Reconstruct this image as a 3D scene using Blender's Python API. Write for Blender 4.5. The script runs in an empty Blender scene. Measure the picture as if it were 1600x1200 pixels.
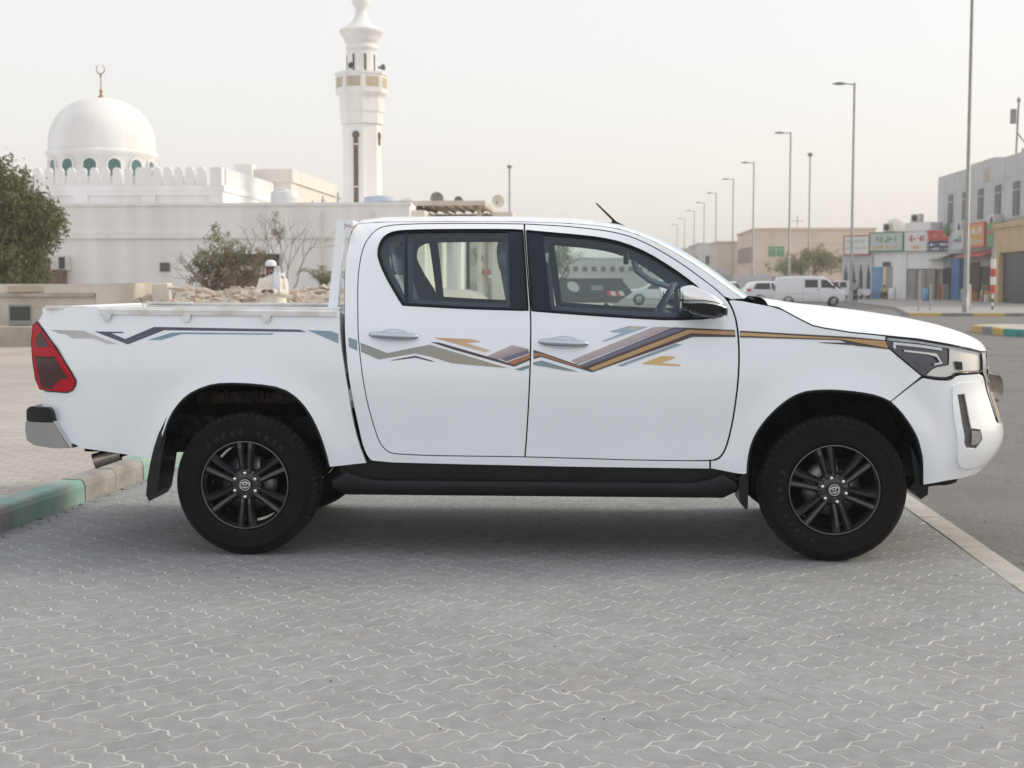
import bpy, bmesh, math, random, bisect
from mathutils import Vector, Matrix
from mathutils.geometry import delaunay_2d_cdt
R = math.radians
S = bpy.context.scene
COL = S.collection
random.seed(7)

# ------------------------------------------------------------------ camera, sky, sun, exposure
cam_d = bpy.data.cameras.new("camera"); cam = bpy.data.objects.new("camera", cam_d); COL.objects.link(cam)
cam.location = (0, 0, 1.46)
cam.rotation_euler = (math.pi/2 - math.atan(157/2200), 0, R(3.4))
cam_d.sensor_width = 36; cam_d.lens = 2200/1600*36
cam_d.clip_start = 0.1; cam_d.clip_end = 6000
cam_d.dof.use_dof = True; cam_d.dof.focus_distance = 6.8; cam_d.dof.aperture_fstop = 5.0
S.camera = cam

SUN_AZ, SUN_EL = 74, 30           # degrees clockwise from +Y, degrees above the horizon
w = bpy.data.worlds.new("World"); S.world = w; w.use_nodes = True
nt = w.node_tree; nt.nodes.clear()
sky = nt.nodes.new("ShaderNodeTexSky"); sky.sky_type = 'NISHITA'; sky.sun_disc = False
sky.sun_elevation = R(SUN_EL); sky.sun_rotation = R(SUN_AZ)
sky.air_density = 1.4; sky.dust_density = 3.5; sky.ozone_density = 1.0
sat = nt.nodes.new("ShaderNodeHueSaturation"); sat.inputs['Saturation'].default_value = 1.0
mixs = nt.nodes.new("ShaderNodeMix"); mixs.data_type = 'RGBA'
mixs.inputs[0].default_value = 0.70
mixs.inputs[7].default_value = (7.3, 6.98, 6.35, 1)       # even white haze of a dusty day
bg = nt.nodes.new("ShaderNodeBackground"); bg.inputs[1].default_value = 0.10
out = nt.nodes.new("ShaderNodeOutputWorld")
nt.links.new(sky.outputs[0], sat.inputs['Color']); nt.links.new(sat.outputs[0], mixs.inputs[6])
tint = nt.nodes.new('ShaderNodeMix'); tint.data_type = 'RGBA'; tint.blend_type = 'MULTIPLY'; tint.inputs[0].default_value = 1; tint.inputs[7].default_value = (.98, .99, 1.07, 1)
nt.links.new(mixs.outputs[2], tint.inputs[6]); nt.links.new(tint.outputs[2], bg.inputs[0]); nt.links.new(bg.outputs[0], out.inputs[0])

sd = bpy.data.lights.new("sun", 'SUN'); sd.energy = 1.25; sd.angle = R(15); sd.color = (1, .89, .70)
sun = bpy.data.objects.new("sun", sd); COL.objects.link(sun)
sdir = Vector((math.sin(R(SUN_AZ))*math.cos(R(SUN_EL)), math.cos(R(SUN_AZ))*math.cos(R(SUN_EL)), math.sin(R(SUN_EL))))
sun.rotation_euler = (-sdir).to_track_quat('-Z', 'Y').to_euler(); sun.location = (30, 30, 40)
vs = S.view_settings; vs.view_transform = 'Standard'; vs.look = 'None'; vs.exposure = 0.68; vs.gamma = 1; vs.use_curve_mapping = False

# ------------------------------------------------------------------ materials
MATS = {}
def mat(name, col, rough=.6, metal=0., var=.0, vscale=3., bump=0., bscale=60., coat=0., spec=.5, emit=None, detail=4, dirt=None, coat_ior=1.5, streak=False):
    """procedural principled material: base colour with noise variation and fine relief"""
    m = bpy.data.materials.new(name); m.use_nodes = True; n = m.node_tree.nodes; l = m.node_tree.links
    p = n['Principled BSDF']; p.inputs['Roughness'].default_value = rough; p.inputs['Metallic'].default_value = metal
    p.inputs['Coat Weight'].default_value = coat; p.inputs['Coat IOR'].default_value = coat_ior; p.inputs['Coat Roughness'].default_value = .06
    p.inputs['Specular IOR Level'].default_value = spec
    c = (*col, 1)
    p.inputs['Base Color'].default_value = c
    tc = n.new('ShaderNodeTexCoord')
    if var > 0:
        nz = n.new('ShaderNodeTexNoise'); nz.inputs['Scale'].default_value = vscale; nz.inputs['Detail'].default_value = detail
        if streak:                      # rain streaks: noise drawn out along the height
            mp = n.new('ShaderNodeMapping'); mp.inputs['Scale'].default_value = (2.2, 2.2, .16); l.new(tc.outputs['Object'], mp.inputs[0]); l.new(mp.outputs[0], nz.inputs['Vector'])
        else: l.new(tc.outputs['Object'], nz.inputs['Vector'])
        mx = n.new('ShaderNodeMix'); mx.data_type = 'RGBA'
        d = dirt or tuple(x*(1-var) for x in col)
        mx.inputs[6].default_value = c; mx.inputs[7].default_value = (*d, 1)
        mr = n.new('ShaderNodeMapRange'); mr.inputs[1].default_value = .38; mr.inputs[2].default_value = .68
        l.new(nz.outputs[0], mr.inputs[0]); l.new(mr.outputs[0], mx.inputs[0]); l.new(mx.outputs[2], p.inputs['Base Color'])
    if bump > 0:
        nb = n.new('ShaderNodeTexNoise'); nb.inputs['Scale'].default_value = bscale; nb.inputs['Detail'].default_value = 5
        l.new(tc.outputs['Object'], nb.inputs['Vector'])
        b = n.new('ShaderNodeBump'); b.inputs['Strength'].default_value = bump; b.inputs['Distance'].default_value = .01
        l.new(nb.outputs[0], b.inputs['Height']); l.new(b.outputs[0], p.inputs['Normal'])
    if emit:
        p.inputs['Emission Color'].default_value = (*emit[0], 1); p.inputs['Emission Strength'].default_value = emit[1]
    MATS[name] = m; return m

def glass(name, tint, gloss=.10, ior=1.5):
    m = bpy.data.materials.new(name); m.use_nodes = True; n = m.node_tree.nodes; l = m.node_tree.links; n.clear()
    t = n.new('ShaderNodeBsdfTransparent'); t.inputs[0].default_value = (*tint, 1)
    g = n.new('ShaderNodeBsdfGlossy'); g.inputs[0].default_value = (.80, .90, 1, 1); g.inputs['Roughness'].default_value = .02  # blue of the reflected sky put into the gloss colour
    fr = n.new('ShaderNodeFresnel'); fr.inputs[0].default_value = ior
    mu = n.new('ShaderNodeMath'); mu.operation = 'MULTIPLY_ADD'; mu.inputs[1].default_value = 1; mu.inputs[2].default_value = gloss-.04; mu.use_clamp = True
    x = n.new('ShaderNodeMixShader'); o = n.new('ShaderNodeOutputMaterial')
    l.new(fr.outputs[0], mu.inputs[0]); l.new(mu.outputs[0], x.inputs[0]); l.new(t.outputs[0], x.inputs[1]); l.new(g.outputs[0], x.inputs[2]); l.new(x.outputs[0], o.inputs[0])
    MATS[name] = m; return m

def vcmat(name, rough=.35, coat=.6):
    """flat print: colour comes from the mesh's own colour attribute (decals, signs)"""
    m = bpy.data.materials.new(name); m.use_nodes = True; n = m.node_tree.nodes; l = m.node_tree.links
    p = n['Principled BSDF']; p.inputs['Roughness'].default_value = rough; p.inputs['Coat Weight'].default_value = coat
    a = n.new('ShaderNodeAttribute'); a.attribute_name = 'print'; l.new(a.outputs['Color'], p.inputs['Base Color'])
    MATS[name] = m; return m

# ------------------------------------------------------------------ mesh helpers
def tag(o, label=None, cat=None, group=None, kind=None):
    if label: o['label'] = label
    if cat: o['category'] = cat
    if group: o['group'] = group
    if kind: o['kind'] = kind
    return o
def empty(name, loc=(0, 0, 0), rz=0, label=None, cat=None, group=None):
    o = bpy.data.objects.new(name, None); COL.objects.link(o); o.location = loc; o.rotation_euler = (0, 0, rz)
    o.empty_display_size = .2
    return tag(o, label, cat, group)
def copy_tree(o, parent=None):
    c = o.copy(); COL.objects.link(c)
    if parent is not None: c.parent = parent
    for ch in list(o.children): copy_tree(ch, c)
    return c

class MB:
    def __init__(s): s.v = []; s.f = []; s.sm = []; s.mi = []
    def add(s, verts, faces, smooth=False, mi=0):
        b = len(s.v); s.v += [tuple(v) for v in verts]
        for f in faces: s.f.append(tuple(i+b for i in f)); s.sm.append(smooth); s.mi.append(mi)
        return s
    def box(s, x0, x1, y0, y1, z0, z1, bev=0, mi=0):
        if bev <= 0:
            s.add([(x0,y0,z0),(x1,y0,z0),(x1,y1,z0),(x0,y1,z0),(x0,y0,z1),(x1,y0,z1),(x1,y1,z1),(x0,y1,z1)],
                  [(0,3,2,1),(4,5,6,7),(0,1,5,4),(1,2,6,5),(2,3,7,6),(3,0,4,7)], mi=mi); return s
        bm = bmesh.new(); bmesh.ops.create_cube(bm, size=1)
        for v in bm.verts: v.co = Vector(((x0+x1)/2+v.co.x*(x1-x0), (y0+y1)/2+v.co.y*(y1-y0), (z0+z1)/2+v.co.z*(z1-z0)))
        bmesh.ops.bevel(bm, geom=bm.edges[:], offset=bev, segments=2, profile=.5, affect='EDGES')
        bm.verts.index_update()
        s.add([v.co[:] for v in bm.verts], [[v.index for v in f.verts] for f in bm.faces], mi=mi); bm.free(); return s
    def prism(s, pts, a, b, axis='y', mi=0, smooth=False, cap=True):
        """2D outline (u,v) extruded along an axis between a and b: axis y -> (u,?,v); x -> (?,u,v); z -> (u,v,?)"""
        P = {'y': lambda u,v,w: (u,w,v), 'x': lambda u,v,w: (w,u,v), 'z': lambda u,v,w: (u,v,w)}[axis]
        n = len(pts); V = [P(u,v,a) for u,v in pts]+[P(u,v,b) for u,v in pts]
        s.add(V, [(i,(i+1)%n,n+(i+1)%n,n+i) for i in range(n)], smooth, mi)
        if cap: s.add(V, [tuple(range(n))[::-1], tuple(range(n,2*n))], False, mi)
        return s
    def tube(s, path, r, n=8, mi=0, smooth=True, cap=True):
        path = [Vector(p) for p in path]; m = len(path); rr = r if isinstance(r, (list, tuple)) else [r]*m
        b = len(s.v); ref = None; V = []
        for i, p in enumerate(path):
            d = (path[min(i+1,m-1)]-path[max(i-1,0)]).normalized()
            if ref is None: ref = d.orthogonal().normalized()
            ref = (ref-d*ref.dot(d)); ref = ref.normalized() if ref.length > 1e-6 else d.orthogonal().normalized()
            q = d.cross(ref)
            for k in range(n):
                a = 2*math.pi*k/n; V.append(p+(ref*math.cos(a)+q*math.sin(a))*rr[i])
        F = [(i*n+k, i*n+(k+1)%n, (i+1)*n+(k+1)%n, (i+1)*n+k) for i in range(m-1) for k in range(n)]
        s.add(V, F, smooth, mi)
        if cap: s.add(V[:n]+V[-n:], [tuple(range(n))[::-1], tuple(range(n,2*n))], False, mi)
        return s
    def lathe(s, prof, n=24, axis='z', c=(0,0,0), mi=0, smooth=True, a0=0, a1=2*math.pi):
        """profile of (radius, height) turned about an axis through c"""
        full = abs(a1-a0-2*math.pi) < 1e-6; k = n if full else n+1
        V = []
        for r, h in prof:
            for i in range(k):
                a = a0+(a1-a0)*i/n; u, v = r*math.cos(a), r*math.sin(a)
                V.append({'z': (c[0]+u,c[1]+v,c[2]+h), 'y': (c[0]+u,c[1]+h,c[2]+v), 'x': (c[0]+h,c[1]+u,c[2]+v)}[axis])
        m = len(prof)
        F = [(j*k+i, j*k+(i+1)%k, (j+1)*k+(i+1)%k, (j+1)*k+i) for j in range(m-1) for i in range(n)]
        return s.add(V, F, smooth, mi)
    def grid(s, rows, smooth=True, mi=0, closed=False):
        m = len(rows); k = len(rows[0]); V = [p for r in rows for p in r]
        return s.add(V, [(j*k+i, j*k+(i+1)%k, (j+1)*k+(i+1)%k, (j+1)*k+i) for j in range(m-1) for i in range(k if closed else k-1)], smooth, mi)
    def build(s, name, mats, parent=None, loc=None, fix=True):
        me = bpy.data.meshes.new(name); me.from_pydata(s.v, [], s.f)
        ms = mats if isinstance(mats, (list, tuple)) else [mats]
        for m in ms: me.materials.append(MATS[m] if isinstance(m, str) else m)
        me.polygons.foreach_set('use_smooth', s.sm); me.polygons.foreach_set('material_index', s.mi)
        if fix:
            bm = bmesh.new(); bm.from_mesh(me); bmesh.ops.recalc_face_normals(bm, faces=bm.faces[:]); bm.to_mesh(me); bm.free()
        me.update()
        o = bpy.data.objects.new(name, me); COL.objects.link(o)
        if parent is not None: o.parent = parent
        if loc: o.location = loc
        return o
def resample(pts, step, closed=True):
    out = []; n = len(pts)
    for i in range(n if closed else n-1):
        a = pts[i]; b = pts[(i+1) % n]; d = math.hypot(b[0]-a[0], b[1]-a[1]); k = max(1, int(d/step))
        for j in range(k): out.append((a[0]+(b[0]-a[0])*j/k, a[1]+(b[1]-a[1])*j/k))
    if not closed: out.append(pts[-1])
    return out
def chaikin(pts, closed=True, it=1, keep=()):
    """corner cutting; corners sharper than 50 degrees stay"""
    for _ in range(it):
        n = len(pts); out = []
        for i in range(n):
            p, a, b = pts[i], pts[i-1], pts[(i+1) % n]
            if not closed and i in (0, n-1): out.append(p); continue
            v1 = Vector((p[0]-a[0], p[1]-a[1])); v2 = Vector((b[0]-p[0], b[1]-p[1]))
            if v1.length < 1e-6 or v2.length < 1e-6: continue
            if v1.angle(v2) > R(50): out.append(p)
            else:
                out.append((p[0]-v1.x*.25, p[1]-v1.y*.25)); out.append((p[0]+v2.x*.25, p[1]+v2.y*.25))
        pts = out
    return pts
def inside(p, poly):
    x, y = p; c = False; n = len(poly); j = n-1
    for i in range(n):
        xi, yi = poly[i]; xj, yj = poly[j]
        if (yi > y) != (yj > y) and x < (xj-xi)*(y-yi)/(yj-yi)+xi: c = not c
        j = i
    return c
def area2(poly): return sum(poly[i-1][0]*poly[i][1]-poly[i][0]*poly[i-1][1] for i in range(len(poly)))/2
def inset(poly, d):
    """move each vertex of a polygon inwards by d (negative: outwards)"""
    s = 1 if area2(poly) > 0 else -1; n = len(poly); out = []
    for i in range(n):
        a, p, b = poly[i-1], poly[i], poly[(i+1) % n]
        e1 = Vector((p[0]-a[0], p[1]-a[1])); e2 = Vector((b[0]-p[0], b[1]-p[1]))
        if e1.length < 1e-9 or e2.length < 1e-9: out.append(p); continue
        e1.normalize(); e2.normalize()
        n1 = Vector((-e1.y, e1.x))*s; n2 = Vector((-e2.y, e2.x))*s
        m = n1+n2
        if m.length < .2: m = n1; k = 1
        else: m.normalize(); k = min(1/max(m.dot(n1), .35), 2.2)
        out.append((p[0]+m.x*d*k, p[1]+m.y*d*k))
    return out
def fill2d(outer, holes=(), step=.05):
    """triangulate an outline with holes, with inner points on a grid; -> points, triangles, boundary loops (indices)"""
    pts = []; edges = []; loops = []
    for lp in (outer, *holes):
        b = len(pts); n = len(lp); pts += [Vector(p) for p in lp]; edges += [(b+i, b+(i+1) % n) for i in range(n)]; loops.append(list(range(b, b+n)))
    nb = len(pts)
    x0 = min(p[0] for p in outer); x1 = max(p[0] for p in outer); y0 = min(p[1] for p in outer); y1 = max(p[1] for p in outer)
    bpts = [(p.x, p.y) for p in pts]; cell = {}
    q = step*.55
    for p in bpts: cell.setdefault((int(p[0]//q), int(p[1]//q)), []).append(p)
    j = 0; y = y0+step/2
    while y < y1:
        x = x0+step*(.5 if j % 2 else 1.)
        while x < x1:
            cx, cy = int(x//q), int(y//q)
            near = any((x-p[0])**2+(y-p[1])**2 < q*q for a in (-1,0,1) for b in (-1,0,1) for p in cell.get((cx+a, cy+b), ()))
            if not near and inside((x, y), outer) and not any(inside((x, y), h) for h in holes): pts.append(Vector((x, y)))
            x += step
        y += step*.87; j += 1
    co, ed, fa, ov, oe, of = delaunay_2d_cdt(pts, edges, [], 1, 1e-7)
    mp = {}
    for i, o_ in enumerate(ov):
        for k in o_: mp[k] = i
    tris = []
    for f in fa:
        c = sum((co[i] for i in f), Vector((0, 0)))/len(f)
        if inside(c, outer) and not any(inside(c, h) for h in holes): tris.append(tuple(f))
    return [tuple(c) for c in co], tris, [[mp[i] for i in lp] for lp in loops]

mat('white_paint', (.835, .885, .945), rough=.3, coat=1., coat_ior=1.75, var=.03, vscale=1.4)  # blue cast of sky-lit shade mixed into the white
mat('bed_paint', (.80, .82, .84), rough=.34, coat=.5, var=.10, vscale=9, dirt=(.62, .60, .56))
mat('black_plastic', (.007, .009, .012), spec=.28, rough=.42, bump=.05, bscale=300, var=.2, vscale=8)
mat('gloss_black', (.008, .010, .014), rough=.2, coat=.3, spec=.3)
mat('pillar_black', (.009, .016, .028), rough=.35, spec=.3)
mat('rubber', (.0060, .0070, .0090), spec=.18, rough=.7, var=.25, vscale=10, bump=.08, bscale=120)
mat('tyre_letter', (.020, .023, .029), rough=.6)
mat('rim_black', (.016, .017, .022), rough=.14, coat=.5, var=.15, vscale=12)
mat('chrome', (.82, .83, .85), rough=.10, metal=1, var=.06, vscale=5)
mat('satin_chrome', (.62, .64, .66), rough=.24, metal=1)
mat('dark_metal', (.46, .40, .35), rough=.32, metal=1, var=.3, vscale=20)
mat('underbody', (.004, .004, .005), spec=.1, rough=.8, var=.4, vscale=14, dirt=(.014, .012, .010))
mat('frame_dust', (.018, .017, .017), spec=.1, rough=.9, var=.6, vscale=18, dirt=(.06, .05, .045))
mat('trim_grey', (.040, .068, .105), rough=.6, var=.12, vscale=6)
mat('seat_grey', (.24, .33, .39), rough=.35, coat=.5, var=.25, vscale=14, bump=.2, bscale=14)
mat('headliner', (.16, .19, .22), rough=.9)
mat('tail_red', (.46, .003, .016), rough=.15, coat=.3, spec=.2)
mat('tail_dark', (.040, .002, .009), rough=.15, coat=.5)
mat('headlamp_dark', (.018, .028, .050), rough=.12, coat=1.)
mat('headlamp_pale', (.84, .83, .79), rough=.25, coat=.5)
mat('lamp_white', (.80, .82, .85), rough=.2, coat=.6)
mat('grille_grey', (.13, .12, .11), rough=.4, bump=.3, bscale=160)
mat('brake_steel', (.30, .29, .28), rough=.4, metal=.9)
glass('car_glass', (.87, .94, .92), .06)
glass('clear_lens', (.98, .985, .99), .05, 1.10)
vcmat('decal_print')
mat('tread_rubber', (.036, .036, .037), spec=.15, rough=.9, var=.4, vscale=20, bump=.2, bscale=90)
mat('rim_edge', (.16, .16, .17), rough=.3, metal=.9)
mat('handle_chrome', (.52, .57, .63), rough=.12, metal=1)
mat('bumper_chrome', (.40, .44, .48), rough=.14, metal=1, var=.1, vscale=3)

# ------------------------------------------------------------------ ground, paving, kerbs, road
mat('sand', (.46, .425, .38), rough=.95, var=.35, vscale=.5, bump=.5, bscale=9, dirt=(.37, .335, .29), detail=8)
mat('joint_sand', (.56, .55, .53), rough=.95, var=.3, vscale=4, bump=.3, bscale=200, dirt=(.36, .34, .31))
mat('kerb_plain', (.46, .45, .42), rough=.85, var=.25, vscale=5, bump=.25, bscale=60)
mat('kerb_green', (.20, .38, .33), rough=.75, var=.30, vscale=6, bump=.25, bscale=60, dirt=(.33, .40, .37))
mat('kerb_grey', (.33, .32, .30), rough=.85, var=.3, vscale=6, bump=.25, bscale=60)
mat('kerb_yellow', (.62, .40, .09), rough=.75, var=.3, vscale=3, dirt=(.50, .38, .18))
mat('kerb_slate', (.24, .26, .28), rough=.8, var=.3, vscale=3)
mat('kerb_teal', (.06, .30, .30), rough=.75, var=.3, vscale=3)
mat('walk_grey', (.36, .35, .33), rough=.9, var=.25, vscale=.6, bump=.2, bscale=30)

def asphalt():
    m = mat('asphalt', (.150, .150, .152), rough=.88); n = m.node_tree.nodes; l = m.node_tree.links; p = n['Principled BSDF']
    tc = n.new('ShaderNodeTexCoord')
    a = n.new('ShaderNodeTexNoise'); a.inputs['Scale'].default_value = 90; a.inputs['Detail'].default_value = 6; a.inputs['Roughness'].default_value = .8
    b = n.new('ShaderNodeTexNoise'); b.inputs['Scale'].default_value = .6; b.inputs['Detail'].default_value = 5
    v = n.new('ShaderNodeTexVoronoi'); v.feature = 'DISTANCE_TO_EDGE'; v.inputs['Scale'].default_value = .55
    w_ = n.new('ShaderNodeTexNoise'); w_.inputs['Scale'].default_value = 2.5; w_.inputs['Detail'].default_value = 6
    vm = n.new('ShaderNodeVectorMath'); vm.operation = 'MULTIPLY_ADD'; vm.inputs[1].default_value = (1.2, 1.2, 1.2)
    for q in (a, b, w_): l.new(tc.outputs['Object'], q.inputs['Vector'])
    l.new(w_.outputs['Color'], vm.inputs[0]); l.new(tc.outputs['Object'], vm.inputs[2]); l.new(vm.outputs[0], v.inputs['Vector'])
    r1 = n.new('ShaderNodeValToRGB'); r1.color_ramp.elements[0].position = .36; r1.color_ramp.elements[0].color = (.085, .085, .088, 1)
    r1.color_ramp.elements[1].position = .66; r1.color_ramp.elements[1].color = (.26, .255, .25, 1)
    l.new(a.outputs[0], r1.inputs[0])
    mx = n.new('ShaderNodeMix'); mx.data_type = 'RGBA'; mx.blend_type = 'MULTIPLY'; mx.inputs[0].default_value = .6
    r2 = n.new('ShaderNodeValToRGB'); r2.color_ramp.elements[0].position = .3; r2.color_ramp.elements[0].color = (.72, .70, .68, 1); r2.color_ramp.elements[1].position = .7; r2.color_ramp.elements[1].color = (1.2, 1.18, 1.14, 1)
    l.new(b.outputs[0], r2.inputs[0]); l.new(r1.outputs[0], mx.inputs[6]); l.new(r2.outputs[0], mx.inputs[7])
    ck = n.new('ShaderNodeMath'); ck.operation = 'LESS_THAN'; ck.inputs[1].default_value = .006; l.new(v.outputs['Distance'], ck.inputs[0])
    mc = n.new('ShaderNodeMix'); mc.data_type = 'RGBA'; mc.inputs[7].default_value = (.05, .05, .05, 1)
    cm = n.new('ShaderNodeMath'); cm.operation = 'MULTIPLY'; cm.inputs[1].default_value = .6; l.new(ck.outputs[0], cm.inputs[0])
    l.new(cm.outputs[0], mc.inputs[0]); l.new(mx.outputs[2], mc.inputs[6]); l.new(mc.outputs[2], p.inputs['Base Color'])
    bp = n.new('ShaderNodeBump'); bp.inputs['Strength'].default_value = .5; bp.inputs['Distance'].default_value = .006; l.new(a.outputs[0], bp.inputs['Height']); l.new(bp.outputs[0], p.inputs['Normal'])
asphalt()

def paver_mat():
    """concrete blocks: each block its own shade (object random or the mesh's own value), with mottling, stains and grain"""
    m = mat('paver', (.27, .275, .28), rough=.82); n = m.node_tree.nodes; l = m.node_tree.links; p = n['Principled BSDF']
    oi = n.new('ShaderNodeObjectInfo'); at = n.new('ShaderNodeAttribute'); at.attribute_name = 'tone'
    ad = n.new('ShaderNodeMath'); ad.operation = 'ADD'; l.new(oi.outputs['Random'], ad.inputs[0]); l.new(at.outputs['Fac'], ad.inputs[1])
    fr = n.new('ShaderNodeMath'); fr.operation = 'FRACT'; l.new(ad.outputs[0], fr.inputs[0])
    cr = n.new('ShaderNodeValToRGB'); e = cr.color_ramp.elements
    e[0].position = 0; e[0].color = (.262, .279, .297, 1); e[1].position = 1; e[1].color = (.296, .311, .326, 1)
    x = cr.color_ramp.elements.new(.25); x.color = (.282, .299, .315, 1)
    x = cr.color_ramp.elements.new(.5); x.color = (.270, .289, .305, 1)
    x = cr.color_ramp.elements.new(.75); x.color = (.290, .302, .314, 1)
    l.new(fr.outputs[0], cr.inputs[0])
    g = n.new('ShaderNodeNewGeometry')
    n1 = n.new('ShaderNodeTexNoise'); n1.inputs['Scale'].default_value = 1.1; n1.inputs['Detail'].default_value = 6; n1.inputs['Roughness'].default_value = .65
    n2 = n.new('ShaderNodeTexNoise'); n2.inputs['Scale'].default_value = 160; n2.inputs['Detail'].default_value = 4
    n3 = n.new('ShaderNodeTexNoise'); n3.inputs['Scale'].default_value = 14; n3.inputs['Detail'].default_value = 5
    for q in (n1, n2, n3): l.new(g.outputs['Position'], q.inputs['Vector'])
    def mult(src, lo, hi, a, b, fac):
        r = n.new('ShaderNodeValToRGB'); r.color_ramp.elements[0].position = lo; r.color_ramp.elements[0].color = a; r.color_ramp.elements[1].position = hi; r.color_ramp.elements[1].color = b
        mx = n.new('ShaderNodeMix'); mx.data_type = 'RGBA'; mx.blend_type = 'MULTIPLY'; mx.inputs[0].default_value = fac
        l.new(src, r.inputs[0]); l.new(r.outputs[0], mx.inputs[7]); return mx
    m1 = mult(n1.outputs[0], .32, .68, (.88, .87, .85, 1), (1.08, 1.08, 1.08, 1), .8); l.new(cr.outputs[0], m1.inputs[6])
    m2 = mult(n2.outputs[0], .3, .7, (.78, .78, .78, 1), (1.2, 1.2, 1.2, 1), .7); l.new(m1.outputs[2], m2.inputs[6])
    m3 = mult(n3.outputs[0], .30, .70, (.86, .85, .83, 1), (1.1, 1.1, 1.1, 1), .8); l.new(m2.outputs[2], m3.inputs[6])
    n4 = n.new('ShaderNodeTexNoise'); n4.inputs['Scale'].default_value = 1.7; n4.inputs['Detail'].default_value = 3; l.new(g.outputs['Position'], n4.inputs['Vector'])
    m4 = mult(n4.outputs[0], .64, .74, (1, 1, 1, 1), (.80, .785, .76, 1), .8); l.new(m3.outputs[2], m4.inputs[6])
    l.new(m4.outputs[2], p.inputs['Base Color'])
    bp = n.new('ShaderNodeBump'); bp.inputs['Strength'].default_value = .35; bp.inputs['Distance'].default_value = .004; l.new(n2.outputs[0], bp.inputs['Height']); l.new(bp.outputs[0], p.inputs['Normal'])
paver_mat()

def brick_mat(name, c1, c2, cm, w_, h_, rot=0.):
    """courses too flat to the eye to tell apart: paving and walls far off"""
    m = mat(name, c1, rough=.88); n = m.node_tree.nodes; l = m.node_tree.links; p = n['Principled BSDF']
    g = n.new('ShaderNodeNewGeometry'); mp = n.new('ShaderNodeMapping'); mp.inputs['Rotation'].default_value = (0, 0, rot)
    b = n.new('ShaderNodeTexBrick'); b.inputs['Color1'].default_value = (*c1, 1); b.inputs['Color2'].default_value = (*c2, 1); b.inputs['Mortar'].default_value = (*cm, 1)
    b.inputs['Scale'].default_value = 1; b.inputs['Brick Width'].default_value = w_; b.inputs['Row Height'].default_value = h_; b.inputs['Mortar Size'].default_value = .006; b.inputs['Bias'].default_value = 0
    nz = n.new('ShaderNodeTexNoise'); nz.inputs['Scale'].default_value = .5; nz.inputs['Detail'].default_value = 6
    mx = n.new('ShaderNodeMix'); mx.data_type = 'RGBA'; mx.blend_type = 'MULTIPLY'; mx.inputs[0].default_value = .7
    r = n.new('ShaderNodeValToRGB'); r.color_ramp.elements[0].position = .3; r.color_ramp.elements[0].color = (.78, .75, .71, 1); r.color_ramp.elements[1].position = .7; r.color_ramp.elements[1].color = (1.12, 1.12, 1.12, 1)
    l.new(g.outputs['Position'], mp.inputs[0]); l.new(mp.outputs[0], b.inputs['Vector']); l.new(g.outputs['Position'], nz.inputs['Vector'])
    l.new(nz.outputs[0], r.inputs[0]); l.new(b.outputs[0], mx.inputs[6]); l.new(r.outputs[0], mx.inputs[7]); l.new(mx.outputs[2], p.inputs['Base Color'])
brick_mat('plaza_paving', (.46, .44, .42), (.41, .395, .375), (.27, .26, .24), .22, .11, R(3))

# terrain: one sheet to the horizon, rising to a spoil heap in front of the mosque
def hsh(x, y, s=1.):
    return (math.sin(x*1.7*s+y*2.3*s)+math.sin(x*3.1*s-y*1.9*s+1.3)+math.sin(x*.9*s+y*4.2*s+4.))/3
def ground_z(x, y):
    z = -.03
    if x < 4 and 23.2 < y < 60:
        a = min(1, max(0, (y-23.2)/1.5)); z += .17*a*min(1, max(0, (1.5-x)/3))
        k = min(1, max(0, (y-26.6)/3.2))*min(1, max(0, (-3.2-x)/1.6)); k = k*k*(3-2*k)
        z += k*(1.02+.10*hsh(x, y, .7)+.07*hsh(x, y, 2.1))*min(1, max(0, (x+11)/1.4))+k*.06
    return z
xs = [-600, -300, -120, -60, -40, -30]+[-25+.5*i for i in range(64)]+[8, 12, 20, 40, 90, 300, 600]
ysr = [-10, 5, 15, 20]+[22+.4*i for i in range(64)]+[50, 55, 60, 75, 100, 160, 300, 700, 1500]
g = MB().grid([[(x, y, ground_z(x, y)) for x in xs] for y in ysr]).build('ground', 'sand', fix=False); tag(g, kind='structure')

# road: along the street on the right, wide junction beyond the bay
rd = MB().add([(2.18, -6, -.006), (60, -6, -.006), (60, 64, -.006), (2.18, 64, -.006)], [(0, 1, 2, 3)])
rd.add([(1.2, 64, -.006), (19, 64, -.006), (21, 900, -.006), (1.2, 900, -.006)], [(0, 1, 2, 3)]).build('road', 'asphalt', fix=False)
tag(bpy.data.objects['road'], kind='structure')
# flush kerb between bay and road: single stones with open joints
fk = MB().box(2.02, 2.18, -2, 40, -.12, -.012).build('flush_kerb', 'joint_sand'); tag(fk, kind='structure')
fs = MB().box(0, .152, 0, .984, -.1, .003, .006).build('kerb_stone', 'kerb_plain', fk, (2.024, -2, 0))
for i in range(1, 36):
    c = fs.copy(); COL.objects.link(c); c.parent = fk; c.location = (2.024+random.uniform(-.003, .003), -2+i*.99, random.uniform(-.002, .002)); c.rotation_euler = (0, 0, random.uniform(-.003, .003))

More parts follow.
